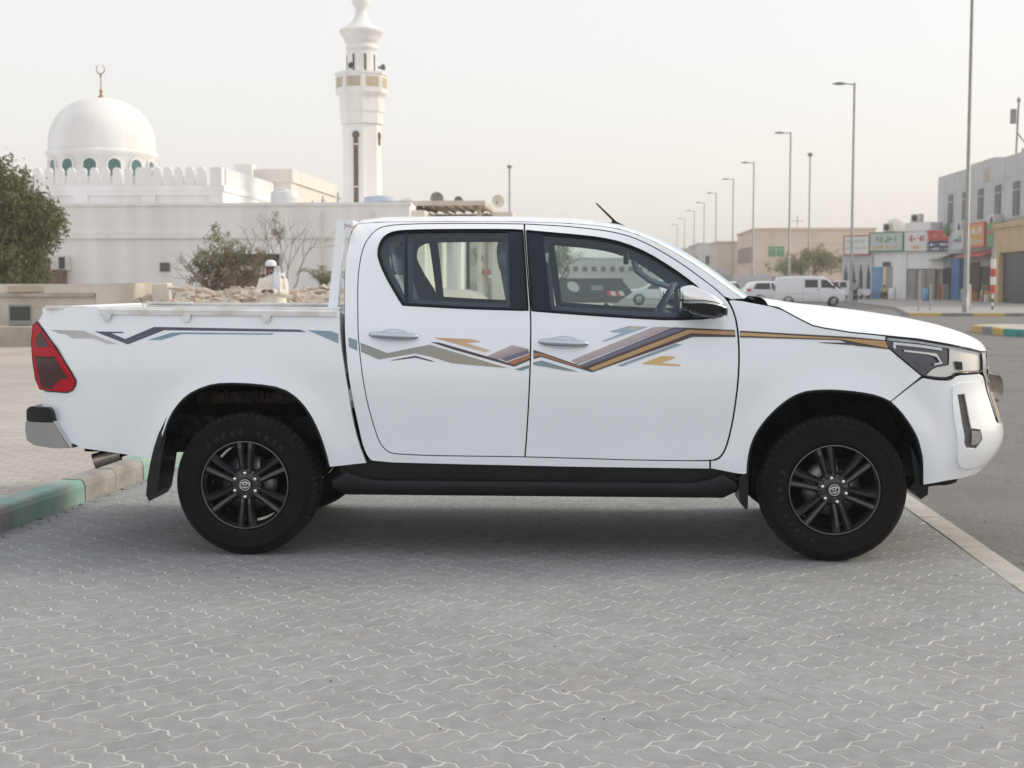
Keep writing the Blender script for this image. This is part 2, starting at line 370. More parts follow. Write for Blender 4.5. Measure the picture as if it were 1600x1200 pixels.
# block paving of the parking bay: S-edged blocks in a herringbone
BW = .1125; PA = R(3.4)
def to_world(i, j, ox=0., oy=0.):
    a = -math.pi/4+PA; u = i*BW+ox; v = j*BW+oy
    return (u*math.cos(a)-v*math.sin(a)-1.2, u*math.sin(a)+v*math.cos(a)+2.0)
def block_outline():
    cor = [(0,0),(1,0),(2,0),(2,1),(1,1),(0,1)]; out = []
    A = .105
    for k in range(6):
        p, q = cor[k], cor[(k+1) % 6]; d = (q[0]-p[0], q[1]-p[1]); nl = (-d[1], d[0])
        if k not in (1, 4): out.append(p)
        out.append((p[0]+d[0]*.30+nl[0]*A, p[1]+d[1]*.30+nl[1]*A)); out.append((p[0]+d[0]*.70-nl[0]*A, p[1]+d[1]*.70-nl[1]*A))
    return [((x-1)*BW, (y-.5)*BW) for x, y in out]
OUT = block_outline(); top_ = inset(OUT, .0046); low_ = inset(OUT, .0036); NB = len(OUT)
bv = [(x, y, 0) for x, y in top_]+[(x, y, -.0045) for x, y in low_]
bf = [tuple(range(NB))]+[(i, NB+i, NB+(i+1) % NB, (i+1) % NB) for i in range(NB)]
pave = MB().add([(-3.62, -1, -.0010), (2.02, -1, -.0010), (2.02, 40, -.0010), (-2.4, 40, -.0010)], [(0, 1, 2, 3)]).build('parking_paving', 'joint_sand', fix=False); tag(pave, kind='structure')
blk_me = bpy.data.meshes.new('paving_block'); blk_me.from_pydata(bv, [], bf); blk_me.materials.append(MATS['paver'])
def kerb_x(y): return -3.482+(y-7.98)*.0565
spots = []
for i in range(-90, 150):
    for j in range(-60, 190):
        k = (i-j) % 4
        if k == 0: c = to_world(i+1, j+.5); a = -math.pi/4+PA
        elif k == 3: c = to_world(i+.5, j+1); a = math.pi/4+PA
        else: continue
        if 2.6 < c[1] < 14.5 and kerb_x(c[1])-.06 < c[0] < 2.10: spots.append((c[0], c[1], a))
cy_, sy_ = math.cos(R(3.4)), math.sin(R(3.4))
def in_view(x, y):
    f = -x*sy_+y*cy_; r_ = x*cy_+y*sy_
    return f > 4.1 and abs(r_/f) < .368
spots.sort(key=lambda s: (0 if in_view(s[0], s[1]) and kerb_x(s[1])+.1 < s[0] < 1.9 else 1, s[0]**2+s[1]**2))
for x, y, a in spots[:300]:
    o = bpy.data.objects.new('paving_block', blk_me); COL.objects.link(o); o.parent = pave
    o.location = (x, y, random.uniform(-.0004, .0004)); o.rotation_euler = (random.uniform(-.002, .002), random.uniform(-.002, .002), a+random.uniform(-.0035, .0035))
V = []; Fc = []; tones = []
for x, y, a in spots[300:]:
    b = len(V); ca, sa = math.cos(a), math.sin(a); dz = random.uniform(-.0004, .0004); tx, ty = random.uniform(-.002, .002), random.uniform(-.002, .002); tn = random.random()
    for (px, py, pz) in bv:
        xx, yy = x+px*ca-py*sa, y+px*sa+py*ca
        V.append((min(xx, 2.018), yy, pz+dz+px*tx+py*ty)); tones.append(tn)
    Fc += [tuple(q+b for q in f) for f in bf]
me = bpy.data.meshes.new('paving_blocks'); me.from_pydata(V, [], Fc); me.materials.append(MATS['paver'])
at = me.attributes.new('tone', 'FLOAT', 'POINT'); at.data.foreach_set('value', tones)
o = bpy.data.objects.new('paving_blocks', me); COL.objects.link(o); o.parent = pave; tag(o, kind='stuff')
far = MB().add([(-3.2, 14.4, -.002), (2.02, 14.4, -.002), (2.02, 40, -.002), (-2.0, 40, -.002)], [(0, 1, 2, 3)]).build('paving_beyond', 'plaza_paving', pave, fix=False); tag(far, kind='stuff')

# raised plaza on the left with its painted kerb
pl = MB().add([(-3.975, 2, .14), (-3.4, 12.2, .14), (-2.80, 22.8, .14), (-60, 22.8, .14), (-60, 2, .14)], [(0, 1, 2, 3, 4)])
pl.add([(-60, 22.8, .14), (-2.8, 22.8, .14), (-2.8, 22.8, -.1), (-60, 22.8, -.1)], [(0, 1, 2, 3)]).build('plaza', 'plaza_paving', fix=False); tag(bpy.data.objects['plaza'], kind='structure')
kb = MB().add([(kerb_x(2)-.14, 2, .10), (kerb_x(2)-.02, 2, .10), (kerb_x(22.4)-.02, 22.4, .10), (kerb_x(22.4)-.14, 22.4, .10)], [(0, 1, 2, 3)]).build('kerb', 'kerb_grey', fix=False); tag(kb, kind='structure')
ang = math.atan(.0565)
prof = [(-.165, -.1), (0, -.1), (0, .105), (-.012, .135), (-.03, .148), (-.165, .150)]
stones = {}
for nm in ('kerb_green', 'kerb_grey'):
    m = MB(); ends = [(.004, .99), (.012, 1)]
    m.prism([(x, z) for x, z in prof], .003, .517, 'y'); stones[nm] = m.build('kerb_stone', nm, kb, (0, 0, -50)).data
for o in [c for c in kb.children]: bpy.data.objects.remove(o)
for i in range(39):
    y = 2.43+i*.52
    nm = 'kerb_green' if ((i-11) // 2) % 2 == 0 else 'kerb_grey'
    o = bpy.data.objects.new('kerb_stone', stones[nm]); COL.objects.link(o); o.parent = kb
    o.location = (kerb_x(y)+random.uniform(-.005, .005), y, random.uniform(-.004, .004)); o.rotation_euler = (0, random.uniform(-.01, .01), -ang+random.uniform(-.006, .006))

# pavement across the junction with its yellow and grey kerb, and the corner island
sw = MB().prism([(14, 64.16), (60, 64.16), (60, 140), (21, 140), (18.6, 100), (16.8, 80)], -.05, .13, 'z').build('pavement', 'walk_grey'); tag(sw, kind='structure')
fkb = MB().box(14, 40, 64.0, 64.14, -.05, .10).build('far_kerb', 'kerb_slate'); tag(fkb, kind='structure')
st = {nm: MB().box(.006, 1.394, -.02, .16, -.05, .145, .015).build('kerb_stone', nm, fkb, (0, 0, -50)).data for nm in ('kerb_yellow', 'kerb_slate')}
for o in [c for c in fkb.children]: bpy.data.objects.remove(o)
for i in range(18):
    o = bpy.data.objects.new('kerb_stone', st['kerb_yellow' if i % 2 == 0 else 'kerb_slate']); COL.objects.link(o); o.parent = fkb; o.location = (14+1.4*i, 63.97, 0)
isl = []
for k in range(7):
    a = math.pi+math.pi/2*k/6; isl.append((12.9+1.5*math.cos(a), 40.2+1.5*math.sin(a)))
isl = isl+[(34, 38.7), (34, 45), (12.9, 45.0)]+[(12.9+1.5*math.cos(a), 43.5+1.5*math.sin(a)) for a in [math.pi/2+math.pi/2*k/6 for k in range(1, 7)]]
mat('island_top', (.50, .45, .40), rough=.9, var=.2, vscale=.8, bump=.2, bscale=20)
il = MB().prism(inset(isl, .10), -.05, .195, 'z').build('traffic_island', 'island_top'); tag(il, kind='structure')
path = resample([(11.4, 43.5)]+isl[:7]+[(34, 38.7)], .5, False); cols = ['kerb_yellow', 'kerb_slate', 'kerb_yellow', 'kerb_teal', 'kerb_slate']
# island kerb: stones about one metre long following the edge
acc = [path[0]]; seg = 0
for a, b in zip(path, path[1:]):
    acc.append(b); L_ = sum(math.hypot(q[0]-p[0], q[1]-p[1]) for p, q in zip(acc, acc[1:]))
    if L_ >= .98:
        m = MB(); inn = inset(acc+[(20, 43)], .15)[:len(acc)]
        def nrm(i):
            p, q = acc[max(i-1, 0)], acc[min(i+1, len(acc)-1)]; d = math.hypot(q[0]-p[0], q[1]-p[1]); return (-(q[1]-p[1])/d, (q[0]-p[0])/d)
        rows = []
        for i, p in enumerate(acc):
            n_ = nrm(i); rows.append([(p[0]-n_[0]*.0, p[1]-n_[1]*.0, -.05), (p[0], p[1], .17), (p[0]+n_[0]*.03, p[1]+n_[1]*.03, .205), (p[0]+n_[0]*.16, p[1]+n_[1]*.16, .205)])
        m.grid(rows, False); m.add(rows[0]+rows[-1], [(0, 1, 2, 3), (4, 5, 6, 7)])
        m.build('kerb_stone', cols[seg % 5], il, fix=False); seg += 1; acc = [b]
# a few pebbles and crumbs of dirt lying on the paving
crumb = MB()
for k in range(46):
    x = random.uniform(-3, 1.9); y = random.uniform(4.3, 9.5); s = random.uniform(.002, .006)
    crumb.add([(x-s, y-s*.7, 0), (x+s, y-s*.6, 0), (x+s*.8, y+s*.8, 0), (x-s*.7, y+s*.7, 0), (x, y, s*.9)], [(0, 1, 4), (1, 2, 4), (2, 3, 4), (3, 0, 4)])
mat('dark_grit', (.05, .045, .04), rough=.9)
tag(crumb.build('grit', 'dark_grit'), 'dark crumbs of grit scattered on the block paving', 'grit', kind='stuff')

# ------------------------------------------------------------------ materials of the place
mat('lime_white', (.86, .86, .86), rough=.85, var=.10, vscale=.45, bump=.15, bscale=14, dirt=(.745, .74, .725), detail=8, streak=True)
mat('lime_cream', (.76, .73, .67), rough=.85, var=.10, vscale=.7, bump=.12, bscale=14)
mat('teal_glass', (.05, .15, .15), rough=.25, coat=.4)
mat('tan_panel', (.55, .47, .36), rough=.8, var=.15, vscale=4)
mat('slot_brown', (.17, .13, .10), rough=.85, var=.3, vscale=3)
mat('brass', (.30, .20, .11), rough=.35, metal=.8)
mat('concrete', (.52, .48, .42), rough=.92, var=.3, vscale=1.6, bump=.4, bscale=12, dirt=(.36, .32, .26))
mat('pale_concrete', (.68, .64, .57), rough=.9, var=.3, vscale=1.3, bump=.25, bscale=12, dirt=(.50, .45, .37))
mat('rubble', (.52, .42, .34), rough=.95, var=.4, vscale=1.8, bump=.4, bscale=14, dirt=(.55, .50, .44))
mat('rust_box', (.20, .13, .10), rough=.8, var=.4, vscale=6)
mat('ac_white', (.66, .65, .62), rough=.6, var=.2, vscale=3)
mat('vent_dark', (.05, .055, .05), rough=.6)
mat('vent_green', (.22, .25, .22), rough=.7)
mat('plastic_sheet', (.74, .77, .84), rough=.35, var=.1, vscale=4)
mat('tank_white', (.70, .71, .72), rough=.6, var=.15, vscale=2)
mat('tank_blue', (.50, .58, .70), rough=.6, var=.15, vscale=2)
mat('timber', (.34, .27, .20), rough=.85, var=.3, vscale=5)
mat('galvanised', (.30, .31, .30), rough=.5, metal=.5, var=.2, vscale=2)
mat('lamp_head', (.25, .26, .27), rough=.5, metal=.3)
mat('bark', (.16, .12, .085), rough=.9, var=.4, vscale=8, bump=.4, bscale=30)
mat('twig', (.24, .19, .145), rough=.9, var=.3, vscale=8)
def leaf_mat(name, c1, c2):
    m = mat(name, c1, rough=.65); n = m.node_tree.nodes; l = m.node_tree.links; p = n['Principled BSDF']
    a = n.new('ShaderNodeAttribute'); a.attribute_name = 'tone'
    x = n.new('ShaderNodeMix'); x.data_type = 'RGBA'; x.inputs[6].default_value = (*c1, 1); x.inputs[7].default_value = (*c2, 1)
    l.new(a.outputs['Fac'], x.inputs[0]); l.new(x.outputs[2], p.inputs['Base Color'])
    tr = n.new('ShaderNodeBsdfTranslucent'); l.new(x.outputs[2], tr.inputs[0]); ms = n.new('ShaderNodeMixShader'); ms.inputs[0].default_value = .25
    l.new(p.outputs[0], ms.inputs[1]); l.new(tr.outputs[0], ms.inputs[2]); l.new(ms.outputs[0], n['Material Output'].inputs[0])
leaf_mat('leaf_olive', (.066, .086, .024), (.170, .172, .058))
leaf_mat('leaf_grey', (.13, .135, .055), (.24, .22, .12))
leaf_mat('leaf_dry', (.17, .13, .085), (.27, .21, .14))
leaf_mat('leaf_far', (.12, .15, .045), (.26, .26, .10))

def leaves(name, blobs, n, size, material, parent, seed=1, shell=.55):
    """leaf faces spread through ellipsoids (x,y,z,rx,ry,rz), denser towards their skins, in clumps"""
    rnd = random.Random(seed); V = []; F = []; T_ = []
    vol = [b[3]*b[4]*b[5] for b in blobs]; tot = sum(vol)
    for b, vv in zip(blobs, vol):
        cl = max(4, int(n*vv/tot/26))
        for _ in range(cl):
            while True:
                d = Vector((rnd.uniform(-1, 1), rnd.uniform(-1, 1), rnd.uniform(-1, 1)))
                if .05 < d.length < 1: break
            d = d.normalized()*(shell+(1-shell)*rnd.random()**.7)*rnd.uniform(.9, 1.12)
            cx, cy, cz = b[0]+d.x*b[3], b[1]+d.y*b[4], b[2]+d.z*b[5]; cr = size*rnd.uniform(1.6, 3.2); tn = rnd.random()
            for k in range(26):
                o = Vector((rnd.gauss(0, .5), rnd.gauss(0, .5), rnd.gauss(0, .5)))*cr
                c = Vector((cx, cy, cz))+o; s = size*rnd.uniform(.5, 1.)
                e1 = Vector((rnd.gauss(0, 1), rnd.gauss(0, 1), rnd.gauss(0, 1))).normalized(); e2 = e1.orthogonal().normalized()
                q = len(V); V += [c-e1*s, c+e2*s*.38, c+e1*s, c-e2*s*.38]; F.append((q, q+1, q+2, q+3)); T_ += [min(1, max(0, tn*.6+rnd.random()*.4))]*4
    me = bpy.data.meshes.new(name); me.from_pydata([v[:] for v in V], [], F); me.materials.append(MATS[material])
    a = me.attributes.new('tone', 'FLOAT', 'POINT'); a.data.foreach_set('value', T_)
    o = bpy.data.objects.new(name, me); COL.objects.link(o); o.parent = parent; return o
def branching(m, p, d, length, r, depth, rnd, tips, spread=.55, n=6):
    mid = p+d*length*.5+Vector((rnd.gauss(0, .06), rnd.gauss(0, .06), rnd.gauss(0, .04)))*length; e = p+d*length+Vector((rnd.gauss(0, .1), rnd.gauss(0, .1), rnd.gauss(0, .06)))*length
    m.tube([p, mid, e], [r, r*.8, r*.6], n, cap=False)
    if depth == 0: tips.append(e); return
    for k in range(rnd.choice((2, 3))):
        nd = (d+Vector((rnd.gauss(0, spread), rnd.gauss(0, spread), rnd.gauss(.1, spread*.7)))).normalized()
        branching(m, e if k else mid.lerp(e, .8), nd, length*rnd.uniform(.6, .85), r*.58, depth-1, rnd, tips, spread, max(4, n-1))

# ------------------------------------------------------------------ mosque: outer block, hall with battlements, dome
MY = 57.
mos = empty('mosque', (-15.2, MY, 0), 0, 'whitewashed mosque with a domed hall, battlements and a long plain front', 'mosque')
def M_(x, y, z): return (x+15.2, y-MY, z)
def mbox(m, x0, x1, y0, y1, z0, z1, **k): return m.box(x0+15.2, x1+15.2, y0-MY, y1-MY, z0, z1, **k)
fb = mbox(MB(), -40, -7.54, MY, MY+14, 0, 4.70); fb = fb.build('front_block', 'lime_white', mos)
mbox(MB(), -40.1, -7.44, MY-.10, MY-.003, 3.30, 3.56).build('string_course', 'lime_white', mos)
mbox(MB(), -40.1, -7.46, MY-.05, MY+.3, 4.62, 4.74).build('coping', 'lime_white', mos)
mbox(MB(), -7.53, -7.0, MY+.6, MY+9, 0, 4.45).build('end_wall', 'lime_cream', mos)  # warm sunlight on this right-hand wall put into its cream colour
HY = 60.
hall = mbox(MB(), -31, -16.0, HY, HY+14, 4, 5.63).build('hall', 'lime_white', mos)
mbox(MB(), -31.1, -15.9, HY-.12, HY+14.1, 5.42, 5.66).build('hall_cornice', 'lime_white', mos)
for a, b in ((-25.4, -24.85), (-22.5, -21.88), (-19.53, -18.91), (-16.59, -15.97)):
    mbox(MB(), a, b, HY-.10, HY-.002, 4.72, 5.235).build('pilaster', 'lime_white', mos)
mbox(MB(), -25.4, -15.97, HY-.105, HY-.002, 5.24, 5.418).build('frieze', 'lime_white', mos)
# battlements: round-headed merlons, square piers at the corners
def merlon(w_):
    out = [(-w_/2, 0), (w_/2, 0), (w_*.46, .42), (w_*.36, .50)]
    out += [(w_*.36*math.cos(a)*1.15, .56+.24*math.sin(a)) for a in [math.pi*k/8 for k in range(9)]]
    return out+[(-w_*.36, .50), (-w_*.46, .42)]
mr = MB().prism([(x, z) for x, z in merlon(.44)], -.08, .08, 'y').build('merlon', 'lime_white', mos, M_(-16.95, HY+.05, 5.655))
k = 0
for x in [-17.43-.478*i for i in range(4)]+[-19.62-.50*i for i in range(20)]:
    c = mr.copy(); COL.objects.link(c); c.parent = mos; c.location = M_(x, HY+.05, 5.655)
for i in range(22):                                   # along the right-hand side
    c = mr.copy(); COL.objects.link(c); c.parent = mos; c.location = M_(-16.1, HY+.95+.5*i, 5.655); c.rotation_euler = (0, 0, math.pi/2)
for x in (-16.28, -19.33+.0): mbox(MB(), x-.26, x+.26, HY-.06, HY+.36, 5.655, 6.43).build('corner_pier', 'lime_white', mos)
# raised porch block behind, at the right of the hall; side sunlight put into its cream
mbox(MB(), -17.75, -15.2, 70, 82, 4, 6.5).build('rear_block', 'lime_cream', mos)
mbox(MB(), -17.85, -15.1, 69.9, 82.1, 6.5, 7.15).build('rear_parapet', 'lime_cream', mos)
mbox(MB(), -17.95, -17.05, 69.5, 70.4, 4, 7.36).build('rear_pier', 'lime_white', mos)
# dome
DX, DYY = -23.78, 67.2
dr = MB().lathe([(2.45, 5.4), (2.45, 7.42), (2.55, 7.50), (2.62, 7.62), (2.62, 7.70), (2.52, 7.78)], 64, 'z', M_(DX, DYY, 0))
dr = dr.build('drum', 'lime_white', mos)
prof = [(2.50, 7.76), (2.50, 8.2), (2.44, 8.65), (2.30, 9.05), (2.08, 9.43), (1.78, 9.76), (1.42, 10.02), (.97, 10.21), (.5, 10.32), (.12, 10.36)]
ps = []
for i in range(len(prof)-1):
    for t in (0, .5): ps.append((prof[i][0]+(prof[i+1][0]-prof[i][0])*t, prof[i][1]+(prof[i+1][1]-prof[i][1])*t))
dm = MB().lathe(prof, 64, 'z', M_(DX, DYY, 0)).build('dome', 'lime_white', mos)
fi = MB().lathe([(.0, 10.30), (.17, 10.34), (.18, 10.38), (.08, 10.48), (.04, 10.58), (.08, 10.64), (.08, 10.70), (.035, 10.78), (.022, 11.2), (.02, 11.32), (.055, 11.38), (.055, 11.44), (.02, 11.50), (.0, 11.52)], 12, 'z', M_(DX, DYY, 0))
fi.tube([M_(DX+.20*math.cos(a), DYY, 11.72+.22*math.sin(a)) for a in [R(-248+i*(318/16)) for i in range(17)]], [.006]+[.012+.016*math.sin(math.pi*i/16) for i in range(1, 16)]+[.006], 6)
fi.build('finial', 'brass', dm)
for i in range(14):
    a = -math.pi/2+R(6)+i*2*math.pi/14
    wi = MB(); hw = .31; pts = [(-hw, 0), (hw, 0)]+[(hw*math.cos(t), .90+hw*math.sin(t)) for t in [math.pi*k/8 for k in range(9)]]
    w_ = wi.prism(pts, -.03, .03, 'y').build('arched_window', 'teal_glass', dr)
    w_.location = M_(DX+2.445*math.cos(a), DYY+2.445*math.sin(a), 6.12); w_.rotation_euler = (0, 0, a+math.pi/2)
    f_ = MB().tube([(x*1.1, -.04, z) for x, z in pts[1:]]+[(-hw*1.1, -.04, 0)], .05, 6).build('window_arch', 'lime_white', dr); f_.location = w_.location; f_.rotation_euler = w_.rotation_euler
for x, z0, z1, nm, mt in ((-17.85, 1.95, 2.32, 'wall_vent', 'vent_green'),):
    v = mbox(MB(), x, x+.42, MY-.05, MY-.004, z0, z1).build(nm, mt, mos)
    for k in range(4): mbox(MB(), x+.03, x+.39, MY-.075, MY-.052, z0+.04+.085*k, z0+.08+.085*k).build('louvre', 'vent_dark', v)
sh = mbox(MB(), -14.6, -12.9, MY-.06, MY-.004, 2.2, 2.65).build('shaded_window', 'vent_dark', mos)
mbox(MB(), -14.7, -12.8, MY-.35, MY-.005, 2.66, 2.72).build('window_hood', 'lime_white', sh)
MB().lathe([(.0, 0), (.10, 0), (.10, .12)], 12, 'y', M_(-9.95, MY-.13, 2.55)).build('wall_lamp', 'vent_dark', mos)
for x in (-9.0, -11.1): MB().tube([M_(x, MY-.13, 1.0), M_(x, MY-.13, 4.4)], .05, 8).build('drain_pipe', 'lime_cream', mos)
acu = empty('air_conditioner', (-22.3, MY-.5, 1.98), 0, 'boxy air conditioner on a rusty cage against the white mosque wall beside the dense tree', 'air conditioner')
MB().box(-.58, .74, -.1, .45, .02, .62, .03).build('casing', 'ac_white', acu)
MB().box(-.40, .10, -.13, -.105, .08, .50).build('fan_grille', 'rust_box', acu); MB().box(.45, .70, -.13, -.105, .08, .55).build('side_grille', 'vent_dark', acu)
MB().box(-.95, .55, -.15, .48, -.75, .0).build('cage', 'rust_box', acu)

# minaret
MX, MNY = -10.95, 66.
mn = empty('minaret', (MX, MNY, 0), R(12.2), 'tall white minaret with a panelled balcony and a bulbous cap', 'minaret')
def oct_(r, n=8): return r
sh_ = MB().lathe([(.93, 0), (.90, 8.85)], 8, 'z', smooth=False).build('shaft', 'lime_white', mn)
MB().lathe([(.92, 8.85), (.99, 8.88), (.99, 9.40), (1.04, 9.43), (1.04, 10.05), (1.10, 10.15), (1.22, 10.28), (1.22, 10.36)], 8, 'z', smooth=False).build('corbel', 'lime_white', mn)
bal = MB().lathe([(1.22, 10.36), (1.22, 11.08), (1.27, 11.12), (1.27, 11.22), (.70, 11.22)], 8, 'z', smooth=False).build('balcony', 'lime_white', mn)
for i in range(8):
    a = (i+.5)*math.pi/4; ap = 1.22*math.cos(math.pi/8)
    p_ = MB().box(-.33, .33, -.012, .012, 10.52, 10.98).build('balcony_panel', 'tan_panel', bal); p_.location = (ap*math.cos(a), ap*math.sin(a), 0); p_.rotation_euler = (0, 0, a+math.pi/2)
ut = MB().lathe([(.70, 11.2), (.70, 12.15), (.70, 12.3), (.74, 12.33), (.74, 12.42), (.72, 12.45), (.72, 12.62), (.80, 12.68), (.80, 12.80), (.92, 12.95), (1.00, 13.08), (1.03, 13.12), (1.00, 13.20)], 24, 'z').build('lantern', 'lime_white', mn)
for i in range(8):
    a = i*math.pi/4+.2; s_ = MB().box(-.05, .05, -.012, .012, 11.28, 12.05).build('lantern_slot', 'slot_brown', ut); s_.location = (.70*math.cos(a), .70*math.sin(a), 0); s_.rotation_euler = (0, 0, a+math.pi/2)
MB().lathe([(1.02, 13.14), (.86, 13.26), (.62, 13.42), (.42, 13.62), (.30, 13.85), (.24, 14.08), (.28, 14.22), (.40, 14.42), (.42, 14.6), (.34, 14.8), (.16, 14.98), (.05, 15.2), (0, 15.6)], 24, 'z').build('cap', 'lime_white', mn)
for i, (z0, z1) in enumerate(((5.0, 8.25),)):
    for q in (5, 7, 1, 3):
        a = (q+.5)*math.pi/4; ap = .915*math.cos(math.pi/8)
        s_ = MB().box(-.11, .11, -.03, .012, z0 if q == 5 else 7.9, z1).lathe([(0, -.035), (.17, -.035), (.17, .012)], 14, 'y', (0, 0, 8.33)).build('shaft_slot', 'slot_brown', sh_); s_.location = (ap*math.cos(a), ap*math.sin(a), 0); s_.rotation_euler = (0, 0, a+math.pi/2)
        for z in ((7.85, 5.9) if q == 5 else ()): b_ = MB().box(-.18, .18, -.05, -.02, z, z+.07).build('slot_bar', 'lime_cream', s_); 
for a in (R(-115), R(-40)):
    sp = MB().lathe([(.03, 0), (.05, .05), (.14, .30), (.15, .32)], 12, 'x', (0, 0, 0)).build('loudspeaker', 'galvanised', mn); sp.location = (.95*math.cos(a), .95*math.sin(a), 11.42); sp.rotation_euler = (0, 0, a)

# things on the mosque roof
def roof_tank(x, y, z, r, h, label, mt='tank_white'):
    t = empty('water_tank', (x, y, z), 0, label, 'water tank', 'tanks on the mosque roof')
    MB().lathe([(0, 0), (r, 0), (r, h*.12), (r*1.03, h*.15), (r, h*.2), (r, h*.45), (r*1.03, h*.48), (r, h*.53), (r, h*.82), (r*.8, h*.93), (r*.3, h*.97), (0, h*.97)], 20, 'z').build('barrel', mt, t)
    MB().lathe([(0, h*1.05), (r*.28, h*1.04), (r*.3, h*.95)], 14, 'z').build('lid', mt, t)
roof_tank(-13.2, 59.5, 4.70, .60, .72, 'round white water tank standing beside the cream rear block on the mosque roof')
roof_tank(-9.25, 60.5, 4.72, .72, .50, 'low bluish ribbed tank on the mosque roof below the minaret', 'tank_blue')
roof_tank(-8.2, 62, 4.7, .4, .5, 'small white tank on the mosque roof next to the timber shelter')
for x, h, dx, lab in ((-11.2, .7, 0, 'tallest thin vent pipe on the mosque roof left of the minaret'), (-11.9, .55, .05, 'leaning thin vent pipe between two others on the mosque roof'), (-12.3, .35, -.02, 'shortest thin vent pipe on the mosque roof beside the round tank')):
    o = MB().tube([(0, 0, 0), (dx, 0, h)], .035, 6).box(-.02, .16, -.02, .02, h*.6, h*.66).build('roof_pipe', 'galvanised', None, (x, 61, 4.70)); tag(o, lab, 'pipe', 'vent pipes on the mosque roof')
pg = empty('roof_shelter', (-5.9, 60, 0), 0, 'flat timber sunshade on posts behind the end of the mosque front', 'shelter')
MB().box(-2.6, 1.25, -.9, 4, 4.72, 4.92).build('roof_slab', 'pale_concrete', pg)
for i in range(9): MB().box(-2.2+.42*i, -2.12+.42*i, -1.15, 4, 4.62, 4.715).build('rafter', 'timber', pg)
for x in (-2.3, .9):
    for y in (-.6, 3.4): MB().box(x, x+.16, y, y+.16, 0, 4.62).build('post', 'pale_concrete', pg)
MB().tube([(-.7, -.5, 4.65), (.4, -.5, 4.0)], .05, 6).build('brace', 'timber', pg)
MB().box(1.3, 2.2, 2.5, 5, 0, 4.62).box(-2.5, 1.35, 3.9, 4.05, 3.35, 4.6).build('back_wall', 'lime_cream', pg)
for x, y, r, lab in ((-4.4, 63, .30, 'cream satellite dish at the right end of the timber roof shelter'), (-6.9, 61, .30, 'brown satellite dish sitting low on the timber roof shelter'), (-6.0, 61.4, .2, 'small satellite dish on the timber roof shelter beside a vent cowl')):
    d = empty('satellite_dish', (x, y, 4.94), R(20), lab, 'satellite dish')
    MB().lathe([(0, .06), (r*.5, .03), (r, -.10)], 18, 'y', (0, 0, r*.55)).build('dish', 'lime_cream' if x > -5 else 'galvanised', d); MB().tube([(0, .05, 0), (0, .05, r*.6)], .03, 6).build('mount', 'galvanised', d)

# ------------------------------------------------------------------ spoil heap and left foreground wall
rnd = random.Random(5)
def stone(m, c, s):
    pts = []
    for k in range(10):
        v = Vector((rnd.gauss(0, 1), rnd.gauss(0, 1), rnd.gauss(0, 1))).normalized(); pts.append(Vector(c)+Vector((v.x*s[0], v.y*s[1], v.z*s[2]))*rnd.uniform(.75, 1.1))
    bm = bmesh.new(); [bm.verts.new(p) for p in pts]; r = bmesh.ops.convex_hull(bm, input=bm.verts[:])
    for v in [v for v in bm.verts if not v.link_faces]: bm.verts.remove(v)
    bm.verts.index_update(); m.add([v.co[:] for v in bm.verts], [[v.index for v in f.verts] for f in bm.faces]); bm.free()
rb_ = MB()
for k in range(1500):
    x = rnd.uniform(-9.9, -3.4); y = rnd.choice((rnd.uniform(25.2, 29.5), rnd.uniform(27, 34))); s = rnd.choice((.03, .04, .05, .06, .08, .12))*rnd.uniform(.7, 1.4)
    stone(rb_, (x, y, ground_z(x, y)+s*.2), (s*1.3, s, s*.8))
tag(rb_.build('rubble', 'rubble'), 'heap of broken stone and rubble in front of the mosque', 'rubble', kind='stuff')
for k, (x, y, s, lab) in enumerate(((-8.2, 28.6, .26, 'large tan boulder on the spoil heap right of the concrete post'), (-7.3, 28.3, .20, 'grey lump of broken concrete on the spoil heap left of the crumpled sheet'), (-4.6, 28.4, .30, 'wide reddish boulder on the spoil heap behind the robed person'), (-4.3, 28.0, .2, 'small pale boulder at the foot of the palm on the spoil heap'))):
    m = MB(); stone(m, (0, 0, 0), (s*1.5, s, s*.8)); tag(m.build('boulder', 'rubble' if k % 2 == 0 else 'concrete', None, (x, y, ground_z(x, y)+s*.35)), lab, 'boulder')
lw = empty('concrete_trough', (-13.5, 30, .2), 0, 'long pale concrete trough with a flared end standing on the sand', 'trough')
MB().prism([(-.55, 0), (.5, 0), (.55, 1.02), (.62, 1.06), (.62, 1.25), (-.62, 1.25), (-.62, 1.06), (-.58, 1.02)], -6, 2.9, 'x').build('body', 'pale_concrete', lw)
MB().prism([(-6, .98), (2.88, .98), (2.88, 1.055), (-6, 1.055)], -.66, -.60, 'y').build('rim_band', 'concrete', lw)
fl = MB(); rows = []
for i in range(7):
    t = i/6; a = t*math.pi/2; rows.append([(2.9+.85*math.sin(a)**.8, -.62+.08*t, 1.25+.02*t), (2.9+.80*math.sin(a)**.8, -.62+.08*t, .75), (2.9+.55*math.sin(a), -.62+.08*t, .30), (2.9+.3*math.sin(a), -.60+.08*t, 0)])
rows.append([(p[0], .55, p[2]) for p in rows[-1]])
fl.grid(rows, True); fl.add([rows[0][0], rows[-2][0], rows[-1][0], (2.9, .55, 1.25)], [(0, 1, 2, 3)]); fl.build('flared_end', 'pale_concrete', lw, fix=False)
for x, z in ((-.2, .78), (1.0, 1.08), (-2.5, .6)): MB().box(x, x+.75, -.635-.04*(z > 1), -.57, z, z+.14).build('stain_patch', 'tan_panel', lw)
lb = MB().box(-3.5, 1.0, -.25, .25, -.1, .42, .03).build('low_wall', 'concrete', None, (-12.3, 28.4, .17)); tag(lb, 'low weathered concrete block wall in front of the pale trough', 'wall')
db = empty('discarded_monitor', (-11.85, 28.45, .585), R(8), 'dark square discarded appliance propped on the low concrete wall', 'appliance')
